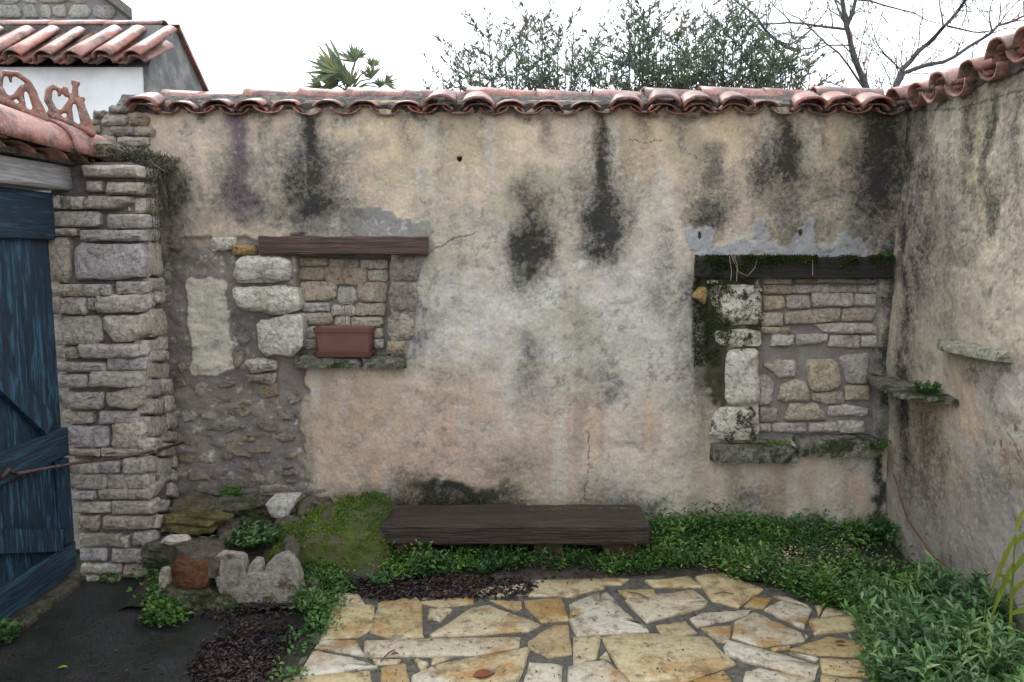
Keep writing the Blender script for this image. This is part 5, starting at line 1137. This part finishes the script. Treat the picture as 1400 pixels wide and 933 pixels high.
# ------------------------------------------------------------------ house behind, upper left
wh = thing('white_house', 'low white rendered outbuilding with terracotta eaves behind the wall', 'house', (-4.5, 2, AZ))
HX = -2.72; HY = 1.45
ez = hy(120, 92, HY).z
mb = MB(); mb.box((-9, HY, AZ), (HX, 2.6, ez)); mb.build('wall', M['white'], wh)
rz = hy(150, 38, HY + .32).z; RY = HY + .42
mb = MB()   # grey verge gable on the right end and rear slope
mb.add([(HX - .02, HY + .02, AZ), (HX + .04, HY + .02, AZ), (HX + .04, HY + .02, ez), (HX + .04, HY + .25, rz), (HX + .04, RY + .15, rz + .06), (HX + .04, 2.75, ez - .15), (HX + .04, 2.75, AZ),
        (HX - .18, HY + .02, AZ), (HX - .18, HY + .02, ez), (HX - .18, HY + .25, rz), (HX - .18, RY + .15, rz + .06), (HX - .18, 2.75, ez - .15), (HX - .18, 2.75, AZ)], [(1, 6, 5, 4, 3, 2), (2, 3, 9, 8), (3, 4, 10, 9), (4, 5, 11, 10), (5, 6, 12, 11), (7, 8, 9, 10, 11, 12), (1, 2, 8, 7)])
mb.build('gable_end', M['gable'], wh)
mb = MB(); mb.box((-9, HY + .26, ez - .05), (HX + .0, RY + .1, rz)); mb.build('parapet', M['tilemort'], wh)
mb = MB(); mb.add([(-9, HY + .02, ez), (HX, HY + .02, ez), (HX, HY + .27, ez + .16), (-9, HY + .27, ez + .16)], [(0, 1, 2, 3)]); mb.build('roof_bed', M['tilemort'], wh)
x = HX + .02; k = 0
while x > -6.2:
    put(rt.choice(TV), 'cover_tile', (x - .02, HY - .14, ez + .03 + rt.uniform(-.005, .005)), (R(36), R(rt.uniform(-14, 6)), R(rt.uniform(-24, -16))), wh, (1.05, 1.2, .85))
    put(rt.choice(TV), 'pan_tile', (x - .13, HY - .11, ez + .05), (R(-36), R(180), R(-rt.uniform(16, 22))), wh, (1.05, 1.15, .8)); 
    put(rt.choice(TV), 'cover_tile', (x - .02, HY - .10, ez + .0), (R(30), 0, R(rt.uniform(-20, -12))), wh, (1.03, 1, .85)); x -= .215
x = HX + .02
while x > -7:
    put(rt.choice(RV), 'coping_tile', (x - .42, HY + .36, rz + .0), (R(1.5), 0, R(-90)), wh, (1.1, 1.1, .8)); x -= .42
mb = MB(); mb.add([(HX + .08, RY + .1, rz + .08), (HX - .3, RY + .1, rz + .08), (HX - .3, 2.85, ez - .16), (HX + .08, 2.85, ez - .16), (HX + .08, RY + .1, rz + .05), (HX - .3, RY + .1, rz + .05), (HX - .3, 2.85, ez - .19), (HX + .08, 2.85, ez - .19)], [(0, 1, 2, 3), (7, 6, 5, 4), (0, 3, 7, 4), (1, 5, 6, 2), (3, 2, 6, 7)]); mb.build('verge', M['tile'], wh)
# far stone house
fh = thing('stone_house', 'tall rubble stone house gable at the top left corner beyond the white outbuilding', 'house', (-9, 8, AZ))
FY = 7.5; pe = [hy(138, -8, FY), hy(176, 20, FY)]
sl_ = (pe[1].z - pe[0].z) / (pe[1].x - pe[0].x)
mb = MB(); xL = -14.; xr = pe[1].x; ridge_x = pe[0].x - 1.2; zr = pe[0].z - sl_ * 1.2
front = [(xL, AZ), (xr, AZ), (xr, pe[1].z), (ridge_x, zr), (xL, zr)]
mb.add([(a, FY, b) for a, b in front] + [(a * 1.62, FY + 6, b) for a, b in front], [(0, 1, 2, 3, 4), (9, 8, 7, 6, 5), (1, 6, 7, 2), (2, 7, 8, 3), (3, 8, 9, 4)]); mb.build('wall', M['mortarlight'], fh)
rf = random.Random(31); z = 4.3; zt_ = 6.2
while z < zt_:
    x = -11.5 + rf.uniform(0, .2); hh = rf.uniform(.14, .24)
    while x < xr:
        wd = rf.uniform(.18, .42); lim = xr - .08 if z < pe[1].z else xr - (z + hh - pe[1].z) / (-sl_) - .06
        if x + wd < lim:
            mb = MB(); stone(mb, [(x, z), (x + wd - .03, z + rf.uniform(-.02, .02)), (x + wd - .03, z + hh - .03), (x, z + hh - .03)], lambda a, b, n: (a, FY - n, b), .03, rf.uniform(.02, .04), n=8, jit=.08, cut=.25, r=rf)
            mb.build('stone', M['farstone'], fh)
        x += wd
    z += hh
mb = MB(); e0 = Vector((xr + .12, 0, pe[1].z - .10)); e1 = Vector((ridge_x, 0, zr + .05))
mb.add([(e0.x, FY - .15, e0.z), (e1.x, FY - .15, e1.z), (e1.x * 1.62, FY + 6.1, e1.z), (e0.x * 1.62, FY + 6.1, e0.z), (e0.x, FY - .15, e0.z + .14), (e1.x, FY - .15, e1.z + .14), (e1.x * 1.62, FY + 6.1, e1.z + .14), (e0.x * 1.62, FY + 6.1, e0.z + .14)], [(3, 2, 1, 0), (4, 5, 6, 7), (0, 1, 5, 4), (2, 3, 7, 6), (0, 4, 7, 3), (1, 2, 6, 5)]); mb.build('roof', M['mortar'], fh)
# ------------------------------------------------------------------ shrubs beyond the wall
def olive(label, tips, Yc, seed, base_z=AZ, nb=1.0, Lf=(.045, .075)):
    g3 = random.Random(seed); us_ = [t[0] for t in tips]; c0 = hy(sum(us_) / len(us_), 120, Yc)
    t_ = thing('evergreen_shrub', label, 'shrub', (c0.x, Yc, base_z)); br = MB(); P_ = []; D_ = []
    for (a, b) in tips:
        yv = Yc + g3.uniform(-.5, .5); tip = hy(a, b, yv); bs = Vector((c0.x + (tip.x - c0.x) * .35, Yc + (yv - Yc) * .3, base_z))
        mid = (bs + tip) / 2 + Vector(((tip.x - bs.x) * .15, 0, .1)); pts_ = [bs * (1 - t) ** 2 + mid * 2 * t * (1 - t) + tip * t * t for t in [i / 8 for i in range(9)]]
        br.tube(pts_, [.016 * (1 - i / 9) + .0025 for i in range(9)], 5, cap=False)
        nsh = int(34 * nb)
        for k in range(nsh):
            t = g3.uniform(.5, .99); p0_ = bs * (1 - t) ** 2 + mid * 2 * t * (1 - t) + tip * t * t
            ln = g3.uniform(.14, .52) * (1.15 - .7 * (t - .5)); aa = g3.uniform(0, 6.283)
            d = Vector((math.cos(aa) * .65, math.sin(aa) * .65, g3.uniform(.1, 1.0))).normalized(); p1_ = p0_ + d * ln + Vector((0, 0, .03))
            br.tube([p0_, p1_], [.003, .0015], 3, cap=False)
            for q in range(int(8 + ln * 62)):
                s_ = g3.uniform(.1, 1.03); pp_ = p0_.lerp(p1_, s_); ab = g3.uniform(0, 6.283)
                dd = d * g3.uniform(.5, 1.3) + Vector((math.cos(ab), math.sin(ab), g3.uniform(-.2, .4))) * .75
                P_.append(tuple(pp_)); D_.append(tuple(dd))
    br.build('trunk', M['bark'], t_); n_ = len(P_); g4 = np.random.default_rng(seed)
    leaves('crown', M['shrub'], P_, D_, g4.normal(0, 1, (n_, 3)), g4.uniform(*Lf, n_), g4.uniform(.010, .017, n_), t_)
olive('bushy grey-green evergreen shrub behind the middle of the wall', [(604, 100), (625, 82), (640, 75), (655, 92), (668, 42), (672, 70), (690, 66), (705, 50), (722, 60), (742, 38), (752, 70), (764, 40), (775, 62), (785, 34), (800, 60), (812, 58), (832, 68), (845, 95), (862, 88), (700, 95), (740, 92), (780, 95), (820, 100), (650, 110)], 2.6, 1)
olive('tall thin evergreen shrub with one raised leafy plume, between the two bushy ones', [(868, 28), (880, 12), (888, 8), (895, 30), (905, 35), (875, 55), (898, 62), (860, 30)], 2.4, 2, nb=.8)
olive('dense dark evergreen shrub behind the wall, left of the bare tree', [(925, 40), (938, 28), (950, 22), (965, 30), (978, 28), (990, 38), (1003, 25), (1015, 30), (1030, 28), (1045, 45), (1060, 60), (1072, 55), (1085, 72), (1098, 85), (1108, 100), (910, 85), (930, 75), (960, 70), (990, 85), (1020, 75), (1050, 95), (940, 108), (1000, 110), (1075, 105), (1035, 112)], 2.7, 3, nb=1.1)
# fan palm
pm_ = thing('fan_palm', 'wind-blown fan palm top showing over the wall on the left', 'palm', (0, 0, AZ)); 
PYp = 9.0; cpm = hy(478, 122, PYp); WPc = Vector((cpm.x, PYp, AZ)); pm_.location = WPc; WP[pm_.name] = WPc
mb = MB(); mb.tube([(cpm.x, PYp, AZ), (cpm.x + .1, PYp, 2), (cpm.x, PYp, cpm.z)], [.14, .12, .11], 10); mb.build('trunk', M['bark'], pm_)
gp = random.Random(4)
for (a, b, ang, s) in [(462, 100, 2.75, 1.25), (470, 92, 2.9, 1.2), (486, 86, 2.0, .85), (486, 80, 1.0, .6), (440, 118, 2.9, .75), (508, 92, 1.35, .5), (508, 108, 1.7, .7), (526, 114, .35, .55), (520, 120, 1.6, .5), (462, 118, 2.4, .9), (480, 118, 1.8, .8), (474, 108, 2.6, .9)]:
    hub = hy(a, b, PYp + gp.uniform(-.4, .4)); mb = MB(); mb.tube([(cpm.x, PYp, cpm.z - .05), (Vector((cpm.x, PYp, cpm.z)) + hub) / 2 + Vector((0, 0, .05)), hub], [.018, .014, .010], 5)
    fr = mb.build('frond', M['palm'], pm_); P_ = []; D_ = []; L_ = []
    for k in range(26):
        th = ang + (k / 25 - .5) * 1.7 + gp.uniform(-.1, .1); yy_ = gp.uniform(-.5, .5); P_.append(tuple(hub)); D_.append((math.cos(th), yy_, math.sin(th) - .12)); L_.append(.42 * s * gp.uniform(.6, 1.15))
    leaves('blade', M['palm'], P_, D_, [(0, -1, .3)] * len(P_), L_, [.05 * s] * len(P_), fr)
# bare tree
bt = thing('bare_tree', 'bare winter tree with a few orange leaves behind the right end of the wall', 'tree', (0, 0, AZ)); TY = 3.3
c0 = hy(1196, 180, TY); bt.location = (c0.x, TY, AZ); WP[bt.name] = Vector((c0.x, TY, AZ))
limbs = [([(1204, 330), (1200, 200), (1186, 125), (1172, 90), (1163, 60), (1157, 35), (1150, -10), (1146, -60)], .036, .02), ([(1157, 38), (1165, 20), (1171, -5), (1178, -60)], .022, .013),
         ([(1202, 240), (1210, 150), (1228, 108), (1244, 85), (1268, 60), (1290, 37), (1310, 15), (1330, -15)], .03, .012), ([(1212, 135), (1236, 100), (1270, 88), (1305, 78), (1340, 55), (1365, 35), (1400, 22), (1440, 0)], .022, .008),
         ([(1186, 128), (1160, 90), (1130, 60), (1105, 36), (1080, 20)], .012, .004), ([(1157, 40), (1120, 36), (1080, 31), (1040, 33), (1000, 20)], .013, .004), ([(1172, 0), (1210, 8), (1250, 18), (1290, 34)], .010, .004), ([(1295, 36), (1330, 44), (1356, 42), (1372, 25)], .010, .004),
         ([(1236, 100), (1215, 80), (1200, 62), (1190, 30)], .009, .003), ([(1110, 40), (1080, 62), (1050, 50), (1020, 20), (990, -5)], .009, .004), ([(1094, 70), (1060, 55), (1035, 25), (1010, 5), (985, -20)], .018, .008), ([(1160, 62), (1130, 62), (1112, 75), (1095, 90)], .008, .003), ([(1120, 125), (1125, 110), (1150, 118), (1178, 124)], .008, .004), ([(1080, 30), (1060, 10), (1045, -10)], .008, .003), ([(1290, 40), (1285, 10), (1280, -20)], .009, .004), ([(1268, 62), (1240, 80), (1215, 105)], .006, .002), ([(1356, 42), (1352, 20), (1360, -10)], .009, .003), ([(1110, 66), (1090, 70), (1080, 66)], .008, .004), ([(1105, 40), (1130, 15), (1140, -10)], .007, .003), ([(1260, 62), (1300, 72)], .005, .002)]
gb = random.Random(12); tw = MB(); first = True; OP = []
def twig(p, d, L_, r_, depth):
    pts_ = [p]; q = Vector(p); dd = Vector(d).normalized()
    for i in range(4):
        dd = (dd + Vector((gb.uniform(-.25, .25), gb.uniform(-.2, .2), gb.uniform(-.18, .22)))).normalized(); q = q + dd * L_ / 4; pts_.append(Vector(q))
    tw.tube(pts_, [r_, r_ * .85, r_ * .7, r_ * .55, r_ * .4], 4, cap=False)
    if depth > 0:
        for k in range(3 if depth > 1 else 4):
            i = gb.randint(1, 4); s_ = Vector((gb.uniform(-1, 1), gb.uniform(-.6, .6), gb.uniform(-.6, 1))).normalized()
            twig(pts_[i], (dd + s_ * 1.0), L_ * gb.uniform(.4, .7), r_ * .6, depth - 1)
    elif gb.random() < .03: OP.append(pts_[-1])
tk = MB()
for j, (pp_, r0, r1) in enumerate(limbs):
    off = [gb.uniform(-.06, .06) * i for i in range(len(pp_))] if j > 1 else [0] * len(pp_)
    W3 = [hy(a, b, TY + off[i]) for i, (a, b) in enumerate(pp_)]
    if j == 0: W3[0].z = AZ
    rad = [r0 + (r1 - r0) * i / (len(W3) - 1) for i in range(len(W3))]
    # smooth jitter subdivide
    S3_ = []; R3_ = []
    for i in range(len(W3) - 1):
        for s_ in (0, .5): S3_.append(W3[i].lerp(W3[i + 1], s_) + (Vector((gb.uniform(-1, 1), 0, gb.uniform(-1, 1))) * .018 if s_ else Vector())); R3_.append((rad[i] * (1 - s_) + rad[i + 1] * s_) * gb.uniform(.92, 1.1))
    S3_.append(W3[-1]); R3_.append(rad[-1])
    (tk if j in (0,) else tw).tube(S3_, R3_, 8 if j < 4 else 5)
    for i in range(1, len(S3_)):
        if S3_[i].z < 2.6: continue
        for q in range(2 if r0 > .015 else 1):
            if gb.random() < .75: twig(S3_[i], (S3_[i] - S3_[i - 1]).normalized() + Vector((gb.uniform(-1, 1), gb.uniform(-.5, .5), gb.uniform(-.7, 1))), gb.uniform(.25, .6), min(.006, R3_[i] * .5), 2)
tk.build('trunk', M['bark'], bt, smooth=True); tw.build('branches', M['bark'], bt)
ol = [(1224, 82), (1214, 84), (1300, 27), (1165, 44), (1112, 72), (1196, 100), (1197, 8), (1308, 20), (1200, 76), (1176, 30), (1393, 20), (1306, 62), (1112, 24), (977, 106), (940, 14), (1262, 14), (1384, 17), (1289, 0)]
P_ = [tuple(hy(a, b, TY - .05)) for a, b in ol] + [tuple(q) for q in OP[:8]]; n = len(P_)
for q in P_: leaves('leaf', M['orange'], [q], [(rng.uniform(-.4, .4), rng.uniform(-.3, .3), -1)], [(rng.normal(0, .5), -1, .1)], [rng.uniform(.025, .06)], [rng.uniform(.015, .026)], bt)
